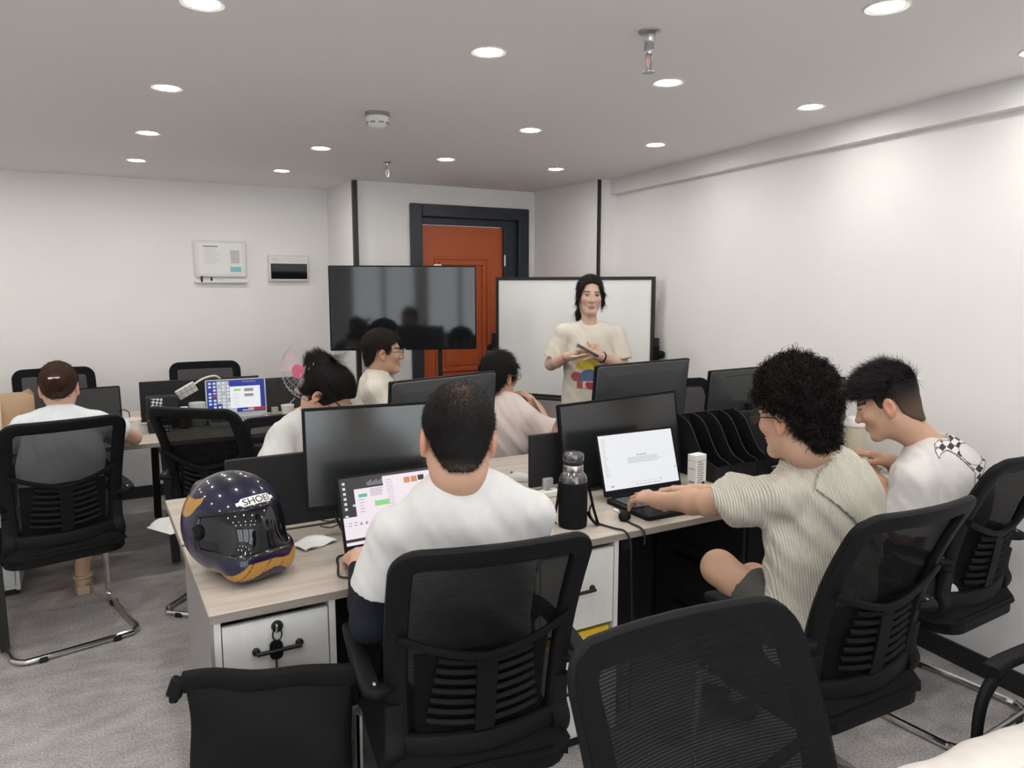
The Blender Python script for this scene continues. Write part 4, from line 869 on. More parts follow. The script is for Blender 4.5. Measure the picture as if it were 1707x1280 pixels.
# ribbed knit
m_, nt, b_ = new_mat('knit_cream'); M['knit_cream'] = m_; b_.inputs['Roughness'].default_value = .95; b_.inputs['Specular IOR Level'].default_value = .1
tc = nt.nodes.new('ShaderNodeTexCoord'); mpn = nt.nodes.new('ShaderNodeMapping'); mpn.inputs['Rotation'].default_value = (0, .15, .5); nt.links.new(tc.outputs['Object'], mpn.inputs[0])
wv = nt.nodes.new('ShaderNodeTexWave'); wv.bands_direction = 'X'; wv.inputs['Scale'].default_value = 42; wv.inputs['Distortion'].default_value = .7; wv.inputs['Detail'].default_value = 2; nt.links.new(mpn.outputs[0], wv.inputs['Vector'])
no = nt.nodes.new('ShaderNodeTexNoise'); no.inputs['Scale'].default_value = 260; nt.links.new(tc.outputs['Object'], no.inputs['Vector'])
rp = nt.nodes.new('ShaderNodeValToRGB'); rp.color_ramp.elements[0].color = (.52, .49, .42, 1); rp.color_ramp.elements[1].color = (.66, .63, .55, 1); nt.links.new(wv.outputs[0], rp.inputs[0]); nt.links.new(rp.outputs[0], b_.inputs['Base Color'])
ad = nt.nodes.new('ShaderNodeMath'); ad.operation = 'ADD'; nt.links.new(wv.outputs[0], ad.inputs[0]); nt.links.new(no.outputs[0], ad.inputs[1])
bp = nt.nodes.new('ShaderNodeBump'); bp.inputs['Strength'].default_value = .7; bp.inputs['Distance'].default_value = .004; nt.links.new(ad.outputs[0], bp.inputs['Height']); nt.links.new(bp.outputs[0], b_.inputs['Normal'])

def heading(h, pitch=0.0, roll=0.0):
    h, p, q = math.radians(h), math.radians(pitch), math.radians(roll)
    f = V(math.sin(h) * math.cos(p), math.cos(h) * math.cos(p), -math.sin(p)); r = V(math.cos(h), -math.sin(h), 0); u = np.cross(r, f)
    r2 = r * math.cos(q) + u * math.sin(q); u2 = u * math.cos(q) - r * math.sin(q); return r2, f, u2
class Head:
    def __init__(s, c, h, pitch=0, roll=0, sc=1.0): s.c = np.asarray(c, float); s.r, s.f, s.u = heading(h, pitch, roll); s.ax = np.array([s.r, s.f, s.u]); s.s = sc
    def w(s, x, y, z): return s.c + s.s * (x * s.r + y * s.f + z * s.u)
    def loc(s, P): return ((P - s.c) @ s.ax.T) / s.s
    def lf(s, fn):
        """field function in head coordinates"""
        def g(X, Y, Z):
            dx, dy, dz = X - s.c[0], Y - s.c[1], Z - s.c[2]; A = s.ax
            return s.s * fn(*[(dx * a[0] + dy * a[1] + dz * a[2]) / s.s for a in A])
        return g
def head_field(H, neck, nr=.054):
    F = Field(); w = H.w; k = H.s
    F.ell(w(0, -.012, .035), V(.0735, .094, .084) * k, H.ax, .03); F.ell(w(0, .026, -.03), V(.058, .066, .084) * k, H.ax, .03)
    for sx in (-1, 1):
        F.cone(w(sx * .048, -.004, -.05), w(sx * .02, .062, -.094), .021 * k, .017 * k, .025); F.ell(w(sx * .036, .066, -.018), V(.024, .022, .022) * k, H.ax, .025)
    F.cone(w(-.01, .072, -.096), w(.01, .072, -.096), .018 * k, .018 * k, .02)
    F.cone(w(-.038, .078, .026), w(.038, .078, .026), .010 * k, .010 * k, .02)
    for sx in (-1, 1): F.ell(w(sx * .032, .098, .006), V(.017, .012, .010) * k, H.ax, .014, 's')
    for sx in (-1, 1): F.ell(w(sx * .031, .077, .005), V(.014, .012, .010) * k, H.ax, .004)
    F.cone(w(0, .088, .012), w(0, .108, -.026), .0075 * k, .0115 * k, .014)
    for sx in (-1, 1): F.ell(w(sx * .012, .098, -.029), V(.008, .010, .007) * k, H.ax, .008)
    F.ell(w(0, .086, -.058), V(.025, .012, .007) * k, H.ax, .008); F.ell(w(0, .085, -.069), V(.021, .012, .008) * k, H.ax, .008)
    for sx in (-1, 1):
        F.ell(w(sx * .078, -.012, -.006), V(.010, .019, .031) * k, H.ax, .008); F.ell(w(sx * .0855, -.008, -.002), V(.006, .010, .018) * k, H.ax, .006, 's'); F.ell(w(sx * .077, -.004, -.033), V(.007, .009, .010) * k, H.ax, .008)
    F.chain([w(0, -.022, -.035), w(0, -.022, -.08), neck], [.052 * k, nr * k, nr * 1.06], .03); return F
def head_cols(H, P, skin, lip=(.50, .25, .22), brow=(.03, .02, .018), bt=.0042):
    q = H.loc(P); x, y, z = np.abs(q[:, 0]), q[:, 1], q[:, 2]; c = np.tile(np.asarray(skin, float), (len(P), 1))
    ear = (x > .074) & (z > -.05) & (z < .04); c[ear] = c[ear] * V(1.08, .88, .84)
    bl = np.exp(-(((x - .04) / .022) ** 2 + ((z + .025) / .022) ** 2)) * (y > .04); c *= (1 - bl[:, None] * V(0, .10, .10)); nz = np.exp(-((x / .015) ** 2 + ((z + .03) / .015) ** 2)) * (y > .095); c *= (1 - nz[:, None] * V(0, .10, .10))
    lp = ((x / .021) ** 2 + ((z + .0635) / .0105) ** 2 < 1) & (y > .07); c[lp] = lip; ml = (x < .019) & (np.abs(z + .0635) < .0022) & (y > .07); c[ml] = V(*lip) * .4
    br = (np.abs(x - .033) < .02) & (np.abs(z - .030 + .10 * (x - .033) ** 2 * 20) < bt) & (y > .05); c[br] = brow
    ey = (((x - .031) / .0135) ** 2 + ((z - .005) / .0052) ** 2 < 1) & (y > .06); c[ey] = (.55, .52, .50); ir = (((x - .031) / .006) ** 2 + ((z - .005) / .0052) ** 2 < 1) & (y > .06); c[ir] = (.02, .014, .012)
    ld = (np.abs(x - .031) < .0145) & (np.abs(z - .0112) < .0022) & (y > .06); c[ld] = (.04, .025, .02); return c
def hand_prims(F, W, d, n, side, curl=(18, 25, 15), spread=.10, thumb=(.75, .55, -.25), sc=1.0, curls=None):
    """side=+1 right hand, -1 left; d finger direction, n back of the hand"""
    d = nrm(d); n = nrm(n - d * np.dot(n, d)); sd = -np.cross(d, n) * side; W = np.asarray(W, float)
    ks = [W + sc * (d * a + sd * b + n * c_) for a, b, c_ in ((.086, .029, .002), (.090, .010, .005), (.086, -.010, .003), (.078, -.028, -.002))]
    for K in ks: F.cone(W + sc * d * .008, K, .0185 * sc, .0118 * sc, .014)
    F.cone(W - d * .03, W + sc * d * .02, .025 * sc, .022 * sc, .02)
    L = ((.043, .026, .020), (.047, .030, .021), (.044, .028, .020), (.034, .021, .018))
    for i, (K, ls) in enumerate(zip(ks, L)):
        p = K; a = 0; dd = nrm(d + sd * spread * (1.2 - .8 * i)); cu = curls[i] if curls else curl
        rs = (.0092, .0083, .0076, .0064) if i < 3 else (.0082, .0073, .0066, .0057)
        for j in range(3):
            a += math.radians(cu[j]); e = p + sc * ls[j] * (dd * math.cos(a) - n * math.sin(a)); F.cone(p, e, rs[j] * sc, rs[j + 1] * sc, .004); p = e
    b0 = W + sc * (d * .022 + sd * .018 - n * .004); td = nrm(d * thumb[0] + sd * thumb[1] + n * thumb[2]); b1 = b0 + sc * td * .036; td2 = nrm(td + d * .25); b2 = b1 + sc * td2 * .032; b3 = b2 + sc * nrm(td2 + d * .2) * .025
    F.cone(b0, b1, .0165 * sc, .0115 * sc, .012); F.cone(b1, b2, .0105 * sc, .0095 * sc, .004); F.cone(b2, b3, .0095 * sc, .0075 * sc, .004)
SKIN = V(.55, .335, .235)
def ribbons(P, N, flow, L, wd, seg=3, lift=.3, curl=0.0, cfreq=3.0, jitter=.35, rs=None):
    rs = rs or rng; n = len(P); T = flow - N * np.sum(flow * N, 1, keepdims=True); T /= np.linalg.norm(T, axis=1, keepdims=True) + 1e-9
    T = T + jitter * rs.normal(size=(n, 3)); T /= np.linalg.norm(T, axis=1, keepdims=True); B = np.cross(N, T); B /= np.linalg.norm(B, axis=1, keepdims=True) + 1e-9
    L = L * rs.uniform(.6, 1.25, n); ph = rs.uniform(0, 6.28, n); cf = cfreq * rs.uniform(.7, 1.3, n); vs = []
    for j in range(seg + 1):
        t = j / seg; p = P + T * (L * t)[:, None] + N * (lift * L * (t - .5 * t * t))[:, None]
        if curl: p = p + (B * np.cos(ph + cf * 6.28 * t)[:, None] + N * np.sin(ph + cf * 6.28 * t)[:, None]) * (curl * min(1, t * 2.5))
        wv_ = wd * (1 - .75 * t); vs += [p - B * wv_ / 2, p + B * wv_ / 2]
    vs = np.stack(vs, 1).reshape(-1, 3); k = 2 * (seg + 1); base = np.arange(n)[:, None] * k; fs = []
    for j in range(seg): fs.append(base + np.array([2 * j, 2 * j + 1, 2 * j + 3, 2 * j + 2])[None])
    return vs, np.concatenate(fs)
def face_sample(v, f, n, keep=None, rs=None):
    rs = rs or rng; a = v[f[:, 0]]; b = v[f[:, 1]]; c = v[f[:, 2]]; N = np.cross(b - a, c - a); l = np.linalg.norm(N, axis=1); ctr = v[f].mean(1)
    pr = l.copy()
    if keep is not None: pr *= keep(ctr)
    i = rs.choice(len(f), n, p=pr / pr.sum()); w_ = rs.dirichlet((1, 1, 1, 1), n); P = np.einsum('nk,nkd->nd', w_, v[f[i]]); return P, N[i] / (l[i, None] + 1e-9)
def hair_shell(H, th, line, noise=0.0, nf=60.0, extra=None, front=.0, off=(0, 0, 0), sides=1.0, nape=.010, xt=.9):
    F = Field(); th = np.asarray(th if hasattr(th, '__len__') else (th * sides, th, th), float)
    F.ell(H.w(off[0], -.012 + off[1], .036 + off[2]), (V(.0745, .095, .085) + th) * H.s, H.ax, .01)
    F.cone(H.w(-nape, -.042, -.03), H.w(-nape, -.042, -.08), (.047 + th[0] * .6) * H.s, (.044 + th[0] * .5) * H.s, .03); F.cone(H.w(nape, -.042, -.03), H.w(nape, -.042, -.08), (.047 + th[0] * .6) * H.s, (.044 + th[0] * .5) * H.s, .03)
    if extra: extra(F)
    if noise: F.func(H.lf(lambda x, y, z: noise * (np.sin(nf * x + 2 * np.sin(nf * .7 * z)) + np.sin(nf * 1.1 * y + 2 * np.sin(nf * .8 * x)) + np.sin(nf * 1.2 * z + 2 * np.sin(nf * .6 * y))) / 3))
    for sx in (-1, 1): F.ell(H.w(sx * .098, -.006, -.012), V(.036, .028, .038) * H.s, H.ax, .008, 's')
    ys, zs = zip(*line); F.func(H.lf(lambda x, y, z: (np.interp(y, ys, zs) + xt * np.maximum(np.abs(x) - .026, 0) * (y < -.03) - z) * .7 + 0 * x), 'i'); return F
SHORT = [(-.14, -.095), (-.06, -.088), (-.04, -.07), (-.028, .0), (.004, .018), (.010, -.008), (.022, -.002), (.03, .045), (.085, .072), (.12, .085)]
# ------------------------------------------------------------------ people
GEAR = {}
def human(label, N, th, pelvis, head, arms, shirt, pants=None, legs=None, sleeve=.72, skin=SKIN, sw=.178, bulk=1.0, hair=None, neck_r=.054, brow=(.03, .02, .018), collar=.066, res=.006, hres=.004, hem=-.09, group=None, wr=.0035, pants_len=1.0, standing=False, sleeve_r=(.056, .070), hipw=.172, sdrop=.082, sk=.03, cfw=.030, thigh=.096, vneck=False, armr=1.0, hunch=0.0, hoff=0.0, shoe='shoe_dark', shoe_bare=False):
    N = np.asarray(N, float); pelvis = np.asarray(pelvis, float); u = nrm(N - pelvis); r, f0, _ = heading(th); r = nrm(r - u * np.dot(r, u)); f = np.cross(u, r)
    org = V(pelvis[0], pelvis[1], 0); t = thing('person', label, 'person', tuple(org))
    H = Head(head[0], *head[1:]); S_ = {-1: N - u * sdrop - r * (sw - .012), 1: N - u * sdrop + r * (sw - .012)}; L = np.linalg.norm(N - pelvis); ax = np.array([r, f, u])
    parts = []
    # head and neck
    v, fc = head_field(H, N - u * .015, neck_r).mesh(hres); parts.append((v, fc, head_cols(H, v, skin, brow=brow, bt=.0032 if standing else .0042)))
    # arms and hands
    for sd in (-1, 1):
        A = arms[sd]; S0 = S_[sd]; E_ = np.asarray(A['E'], float); W = np.asarray(A['W'], float); F = Field()
        F.chain([S0, S0 + (E_ - S0) * .5, E_, E_ + (W - E_) * .3, W], [.046 * armr, .043 * armr, .037 * armr, .037 * armr, .0245 * armr], .02)
        hand_prims(F, W, A.get('d', W - E_), A.get('n', V(0, 0, 1)), sd, A.get('curl', (18, 25, 15)), A.get('spread', .1), A.get('thumb', (.75, .55, -.25)), A.get('sc', 1.0), A.get('curls'))
        v, fc = F.mesh(A.get('res', .004)); parts.append((v, fc, skin))
    # trunk (coarse, covered by clothes)
    F = Field(); F.ell(N - u * .18, (sw * .82, .085, .14), ax, .05); F.ell(pelvis + u * .02, (.135, .09, .10), ax, .05); F.ell((N - u * .2 + pelvis) / 2, (.12, .08, .12), ax, .05); F.cone(S_[-1], S_[1], .04, .04, .04)
    hips = {s: pelvis + r * s * .092 - u * .02 for s in (-1, 1)}; K = {}; Ak = {}
    for s in (-1, 1):
        if legs and s in legs: K[s], Ak[s] = [np.asarray(q, float) for q in legs[s]]
        elif standing: K[s] = V(*(hips[s] * .5)[:3]) * 0 + V(hips[s][0], hips[s][1], .50) + f0 * .01; Ak[s] = V(hips[s][0], hips[s][1], .09)
        else: K[s] = V(hips[s][0], hips[s][1], .55) + f0 * .42 + heading(th)[0] * s * .03; Ak[s] = V(K[s][0], K[s][1], .10) + f0 * .03
    v, fc = F.mesh(.012); parts.append((v, fc, skin))
    for s in (-1, 1):
        F = Field(); F.chain([hips[s], K[s], K[s] + (Ak[s] - K[s]) * .3, Ak[s]], [.075, .054, .052, .034], .03); ft = f0 if not legs or len(legs.get(s, ())) < 3 else f0
        F.cone(Ak[s] - V(0, 0, .05), Ak[s] + f0 * .11 - V(0, 0, .068), .034, .024, .03); F.cone(Ak[s] - V(0, 0, .055) - f0 * .03, Ak[s] - V(0, 0, .05), .03, .03, .02); v, fc = F.mesh(.007); parts.append((v, fc, skin))
    v, fc, cs = joinm(parts); fast_mesh('body', v, fc, 'skin', t, cs, org)
    # shirt
    F = Field(); b_ = bulk; top_ = N - u * .13; low = pelvis + u * hem * .6
    F.fcone(top_, N - u * (.5 * L), (sw - .012) * b_, .165 * b_, f, .70, .06); F.fcone(N - u * (.5 * L), low, .165 * b_, hipw * b_, f, .76, .06)
    if hunch: F.ell(N - u * .16 - f * hunch + r * hoff, (sw * .8, .10, .15), ax, .08)
    F.cone(S_[-1], S_[1], .046, .046, .05)
    for s in (-1, 1): F.cone(N - u * .022, S_[s] + u * .006, .046, .046, .04)
    for s in (-1, 1):
        S0 = S_[s]; E_ = np.asarray(arms[s]['E'], float); fr = arms[s].get('fr', sleeve); F.cone(S0 + (E_ - S0) * .03, S0 + (E_ - S0) * fr, *sleeve_r, sk, 'u', True)
    F.func(wrinkle(wr, 1.0, th * .1)); F.func(wrinkle(wr * .5, 2.1, th * .07 + 1))
    for s in (-1, 1):
        S0 = S_[s]; E_ = np.asarray(arms[s]['E'], float); fr = arms[s].get('fr', sleeve); F.cone(S0 + (E_ - S0) * (fr - .06), S0 + (E_ - S0) * (fr + .15), sleeve_r[1] - .017, sleeve_r[1] - .011, .006, 's')
    F.cone(N + u * (collar * .8 + .004) + f * cfw, N + u * .16 + f * (cfw + .01), collar - .003, collar + .01, .008, 's')
    if vneck: F.cone(N + f * .07 - u * .02, N + f * .11 - u * .115, .045, .012, .01, 's')
    hp = pelvis + u * hem; F.func(lambda X, Y, Z: (hp[0] - X) * u[0] + (hp[1] - Y) * u[1] + (hp[2] - Z) * u[2], 'i')
    v, fc = F.mesh(res); so = fast_mesh('shirt', v, fc, shirt, t, None, org); t_shirt = F
    # trousers
    if pants:
        F = Field(); F.ell(pelvis - u * .04, (.150 * b_, .115 * b_, .10), ax, .05)
        for s in (-1, 1):
            Kc = hips[s] + (K[s] - hips[s]) * min(pants_len, 1.0); rk = .078 if pants_len >= 1 else .088
            F.cone(hips[s], Kc, thigh, rk, .05, 'u', pants_len < 1)
            if pants_len >= 1: F.chain([K[s], K[s] + (Ak[s] - K[s]) * .92], [.072, .058], .04)
        F.func(wrinkle(.004, .9, 2.0))
        if pants_len < 1:
            for s in (-1, 1): F.cone(hips[s] + (K[s] - hips[s]) * (pants_len - .02), hips[s] + (K[s] - hips[s]) * (pants_len + .2), .074, .078, .006, 's')
        v, fc = F.mesh(.008); fast_mesh('trousers' if pants_len >= 1 else 'shorts', v, fc, pants, t, None, org)
    for s in (-1, 1):
        if shoe_bare: continue
        F = Field(); a = Ak[s]; F.cone(a - V(0, 0, .045) - f0 * .03, a - V(0, 0, .05) + f0 * .05, .042, .040, .03); F.cone(a - V(0, 0, .055) + f0 * .05, a - V(0, 0, .062) + f0 * .15, .040, .032, .03); F.func(lambda X, Y, Z: (a[2] - .098) - Z + 0 * X + 0 * Y, 'i'); v, fc = F.mesh(.008); fast_mesh('shoe', v, fc, shoe, t, None, org)
    if hair: hair(t, H, org)
    t['_'] = 0; del t['_']; GEAR[label] = (t, H, org, t_shirt, S_, r, f, u, N); return GEAR[label]
def put_hair(t, org, shells, strands, name='hair', cmul=1.0):
    parts = []
    for v, f, c in shells: parts.append((v, f, c))
    for v, f, c in strands: parts.append((v, f, c))
    v, f, c = joinm(parts); return fast_mesh(name, v, f, 'hair_colour', t, c, org)
def strand_cols(vs, n_per, base, var=.5):
    n = len(vs) // n_per; k = np.repeat(rng.uniform(1 - var, 1 + var, n), n_per)[:, None]; return np.asarray(base)[None] * k
BLACK = V(.011, .010, .010); DARK = V(.016, .012, .011)
def basic_hair(th, line=SHORT, col=DARK, n=5000, L=.03, wd=.0022, lift=.35, noise=.003, nf=70, crown=(0, -.06, .10), extra=None, curl=0, cfreq=2, jit=.3, seg=3, flowfn=None, keep=None, res=.004, off=(0, 0, 0), shellcol=None, sides=1.0):
    def fn(t, H, org):
        F = hair_shell(H, th, line, noise, nf, extra=(lambda Fd: extra(Fd, H)) if extra else None, off=off, sides=sides); v, f = F.mesh(res)
        sc = shellcol(H.loc(v)) if shellcol else col
        sh = [(v, f, sc)]; st = []
        if n:
            P, Nn = face_sample(v, f, n, (lambda c: keep(H.loc(c))) if keep else None); cw = H.w(*crown); fl = P - cw
            if flowfn: fl = flowfn(H, P, Nn)
            rv, rf = ribbons(P, Nn, fl, L * H.s, wd, seg, lift, curl, cfreq, jit); st = [(rv, rf, strand_cols(rv, 2 * (seg + 1), col, .45))]
        put_hair(t, org, sh, st)
    return fn
def glasses(g, col='black_metal', lens=True, rim=True):
    t, H, org = g[:3]; G = thing('x', 'x', 'x'); bpy.data.objects.remove(G)
    f = MB(); k = H.s
    for sx in (-1, 1):
        c = (sx * .034, .112, .002)
        if rim: f.tube([H.w(c[0] + .024 * math.cos(a), c[1] - .006 * abs(math.cos(a)) * (sx * math.cos(a) > 0), c[2] + .019 * math.sin(a)) - org for a in np.linspace(0, 2 * PI, 21)[:-1]], .0016, 6, closed=True)
        f.tube([H.w(sx * .058, .106, .008) - org, H.w(sx * .078, .085, .010) - org, H.w(sx * .084, .0, .008) - org, H.w(sx * .083, -.022, -.012) - org], .0018, 6)
    f.tube([H.w(-.011, .114, .004) - org, H.w(0, .117, .008) - org, H.w(.011, .114, .004) - org], .0016, 6); fr = f.build('glasses', col, t, True)
    if lens:
        for sx in (-1, 1):
            m_ = MB(); m_.add([H.w(sx * .034 + .023 * math.cos(a), .1115 - .004 * abs(math.cos(a)) * (sx * math.cos(a) > 0), .002 + .018 * math.sin(a)) - org for a in np.linspace(0, 2 * PI, 17)[:-1]], [tuple(range(16))]); m_.build('lens', 'clear_lens', fr)
def decal(name, g, org_pt, ux, uy, dirv, mask, w_, h, step, lift=.0016, parent=None):
    """flat print draped on the shirt: cells whose centre has a colour are pressed on to the cloth"""
    t, H, org, F = g[:4]; nu, nv = int(w_ / step), int(h / step); ux, uy, dirv = nrm(ux), nrm(uy), nrm(dirv)
    ii, jj = np.meshgrid(np.arange(nu + 1), np.arange(nv + 1), indexing='ij'); P0 = np.asarray(org_pt) + (ii.ravel() * step - w_ / 2)[:, None] * ux + (jj.ravel() * step - h / 2)[:, None] * uy
    P = P0.copy(); tt = np.zeros(len(P))
    for _ in range(60): d = F.at(P); tt += np.clip(d - lift, -.01, .03) * .8; P = P0 + tt[:, None] * dirv
    ok = np.abs(F.at(P) - lift) < .004; vs = []; fs = []; cs = []
    for i in range(nu):
        for j in range(nv):
            c = mask((i + .5) * step - w_ / 2, (j + .5) * step - h / 2)
            if c is None: continue
            q = [i * (nv + 1) + j, (i + 1) * (nv + 1) + j, (i + 1) * (nv + 1) + j + 1, i * (nv + 1) + j + 1]
            if not all(ok[q]): continue
            n = len(vs); vs += [P[x] for x in q]; fs.append((n, n + 1, n + 2, n + 3)); cs += [c] * 4
    if fs: return fast_mesh(name, np.array(vs), np.array(fs), 'print', t, np.array(cs), org)
def pip(poly, x, y):
    ins = False
    for (x0, y0), (x1, y1) in zip(poly, poly[1:] + poly[:1]):
        if (y0 > y) != (y1 > y) and x < (x1 - x0) * (y - y0) / (y1 - y0) + x0: ins = not ins
    return ins
def edge_dist(poly, x, y):
    b = 9
    for (x0, y0), (x1, y1) in zip(poly, poly[1:] + poly[:1]):
        dx, dy = x1 - x0, y1 - y0; t = max(0, min(1, ((x - x0) * dx + (y - y0) * dy) / (dx * dx + dy * dy + 1e-12))); b = min(b, math.hypot(x - x0 - t * dx, y - y0 - t * dy))
    return b
down = V(0, 0, -1)
# --- man with the shaved head, back to the camera
BUZZ = [(-.14, -.078), (-.075, -.074), (-.055, -.062), (-.04, -.03), (-.028, .0), (.004, .018), (.012, -.005), (.03, .0), (.04, .045), (.085, .072), (.12, .085)]
def buzz(t, H, org):
    F = hair_shell(H, .007, BUZZ, .0006, 90, nape=0.0); v, f = F.mesh(.0035); q = H.loc(v)
    cr = np.exp(-(((q[:, 0] - .006) / .030) ** 2 + ((q[:, 1] + .075) / .04) ** 2 + ((q[:, 2] - .098) / .045) ** 2)); fade = np.clip((-.045 - q[:, 2]) / .04, 0, 1) * .45
    rnd = rng.random(len(v)); k = np.clip(cr * .20 * (.2 + 1.6 * rnd), 0, 1)[:, None] + fade[:, None] * .6; c = BLACK * (1 - k) + SKIN * .75 * k
    P, Nn = face_sample(v, f, 16000); cw = H.w(.006, -.07, .105); d = P - cw; sw_ = np.cross(Nn, d) * .9 + d; rv, rf = ribbons(P, Nn, sw_, .010, .0011, 2, .5, jitter=.3); put_hair(t, org, [(v, f, c)], [(rv, rf, strand_cols(rv, 6, BLACK, .5))])
P1 = human('man with a shaved head in a white tee, back to the camera at the laptop', (.793, 1.645, 1.112), 14, (.82, 1.70, .58), ((.787, 1.668, 1.220), 20, 14, -2, 1.10),
    {-1: dict(E=(.582, 1.762, .748), W=(.632, 2.015, .812), d=V(.18, 1, -.08), n=V(-.25, 0, 1), curl=(22, 30, 18), res=.0035, fr=.62), 1: dict(E=(1.02, 1.77, .82), W=(.97, 2.0, .812), d=V(-.2, 1, -.1), fr=.62)},
    'tee_white', 'trousers_dark', sleeve_r=(.058, .074), sw=.188, bulk=.98, sdrop=.115, hair=buzz, neck_r=.055, hres=.0035, res=.005)
t, H, org = P1[:3]
for sd, E_, W_ in ((-1, V(.582, 1.762, .748), V(.632, 2.015, .812)), (1, V(1.02, 1.77, .82), V(.97, 2.0, .812))):
    F = Field(); S0 = P1[4][sd]; F.chain([S0 + (E_ - S0) * .45, E_, E_ + (W_ - E_) * .3, W_ - nrm(W_ - E_) * .02], [.056, .052, .047, .031], .02); F.func(wrinkle(.0015, 2.0)); v, f = F.mesh(.005); fast_mesh('arm_sleeve', v, f, 'sun_sleeve', t, None, org)
# --- curly-haired man in the knitted shirt
def curls(t, H, org):
    line = [(-.16, -.09), (-.08, -.088), (-.05, -.07), (-.035, .005), (0, .032), (.012, .02), (.022, .045), (.07, .056), (.15, .058)]
    F = hair_shell(H, (.020, .026, .032), line, .010, 85, off=(0, .0, .016)); v, f = F.mesh(.004); st = []
    P, Nn = face_sample(v, f, 9000); fl = rng.normal(size=P.shape); rv, rf = ribbons(P - Nn * .004, Nn, fl, .030, .0040, 9, .38, .0100, 1.3, .2); st.append((rv, rf, strand_cols(rv, 20, V(.011, .009, .0085), .35)))
    put_hair(t, org, [(v, f, BLACK)], st)
N2 = (1.945, 1.50, 1.055)
P2 = human('curly-haired man in a cream knitted shirt typing in profile', N2, -4, (1.89, 1.435, .58), ((1.805, 1.495, 1.212), -3, 9, 2, 1.06),
    {-1: dict(E=(1.712, 1.745, .90), W=(1.742, 2.01, .834), d=V(-.04, 1, -.05), n=V(-.2, .05, 1), curl=(20, 34, 20), res=.003, fr=.66, spread=.16, sc=1.06), 1: dict(E=(2.06, 1.78, .88), W=(1.96, 2.045, .826), d=V(-.45, 1, -.06), n=V(.1, .1, 1), curl=(14, 28, 18), res=.003, fr=.66, sc=1.06)},
    'knit_cream', 'shorts_olive', legs={-1: ((1.79, 1.76, .66), (2.03, 1.80, .46)), 1: ((2.0, 1.80, .56), (2.0, 1.84, .11))}, pants_len=.60, sleeve_r=(.064, .088), bulk=1.10, sw=.192, sdrop=.10, hair=curls, hres=.0035, res=.005, wr=.005, armr=1.10, hem=-.17, hunch=.03, brow=(.02, .015, .012))
glasses(P2, 'black_metal')
# shawl-like flat collar over the back
t, H, org, F2, S2, r2, f2, u2, n2 = P2
cpoly = [(-.08, .08), (-.13, .045), (-.165, -.005), (-.12, -.05), (-.03, -.12), (.05, -.19), (.12, -.13), (.18, -.02), (.14, .04), (.08, .08)]
def cmask(x, y): return (1, 1, 1) if pip(cpoly, x, y) else None
o = decal('back_collar', P2, n2 - u2 * .06 - f2 * .30, r2, u2, f2, cmask, .42, .42, .005, .006)
if o: o.data.materials.clear(); o.data.materials.append(M['knit_cream']); md = o.modifiers.new('t', 'SOLIDIFY'); md.thickness = .005; md.offset = 0; md2 = o.modifiers.new('s', 'SMOOTH'); md2.iterations = 6; md2.factor = .5; bm_ = bmesh.new(); bm_.from_mesh(o.data); bmesh.ops.remove_doubles(bm_, verts=bm_.verts, dist=.0005); bm_.to_mesh(o.data); bm_.free()
MB().tube([V(1.742, 2.005, .830) + .031 * (V(1, 0, 0) * math.cos(a) * .95 + V(0, .25, .97) * math.sin(a)) - org + V(.0, -.02, .004) for a in np.linspace(0, 2 * PI, 21)[:-1]], .0016, 6, closed=True).build('bracelet', 'salmon', t, True)
# --- man in the checkered tee at the right
def fadecut(t, H, org):
    line = SHORT
    def sc(q): k = np.clip((.035 - q[:, 2]) / .07, 0, 1)[:, None] * .26; return BLACK * (1 - k) + SKIN * .6 * k
    F = hair_shell(H, (.004, .006, .010), line, .0005); v, f = F.mesh(.004); shells = [(v, f, sc(H.loc(v)))]
    line2 = [(-.14, .06), (-.08, .03), (-.03, .036), (.03, .045), (.07, .052), (.16, .058)]
    F = hair_shell(H, (.008, .018, .026), line2, .006, 75, off=(0, .008, .004)); v, f = F.mesh(.004); shells.append((v, f, BLACK))
    P, Nn = face_sample(v, f, 6000); fl = np.tile(H.f * 1.0 + H.u * .15, (len(P), 1)) + (P - H.w(0, -.05, .05)) * 3; rv, rf = ribbons(P, Nn, fl, .034, .0024, 4, .55, .003, 1, .35); put_hair(t, org, shells, [(rv, rf, strand_cols(rv, 10, BLACK * 1.2, .5))])
P3 = human('man in a white tee with a checkered back print, head bowed at the right', (2.66, 1.575, 1.01), -14, (2.64, 1.57, .58), ((2.548, 1.70, 1.165), -30, 24, 0, 1.06),
    {-1: dict(E=(2.47, 1.56, .72), W=(2.58, 1.745, .86), d=V(.15, 1, .25), n=V(-.8, .2, .5), curl=(30, 35, 25), fr=.86), 1: dict(E=(2.77, 1.72, .735), W=(2.655, 1.735, .925), d=V(-.55, .75, .28), n=V(-.1, .2, 1), curl=(18, 25, 18), fr=.75, res=.0035)},
    'tee_warmwhite', 'trousers_dark', sleeve_r=(.064, .086), bulk=1.02, sw=.195, sdrop=.10, hair=fadecut, res=.005, hunch=.085, hoff=.035)
o = MB().box((0, 0, 0), (.075, .15, .008), .003).build('mobile_phone', 'green_soft'); tag(o, 'pale green phone in the hands of the man in the checkered tee', 'phone'); o.location = (2.605, 1.835, .905); o.rotation_euler = (.25, -.1, .35)
kc = 1 / 4.267; pxm = .00208
po = [(730, 690), (760, 655), (832, 662), (808, 612), (870, 600), (960, 640), (1040, 700), (1112, 800), (1085, 880), (1052, 985), (1016, 985), (1022, 900), (960, 830), (880, 762), (820, 735), (782, 760), (767, 798), (738, 745)]
po = [((x - 920) * kc * pxm, (790 - y) * kc * pxm) for x, y in po]
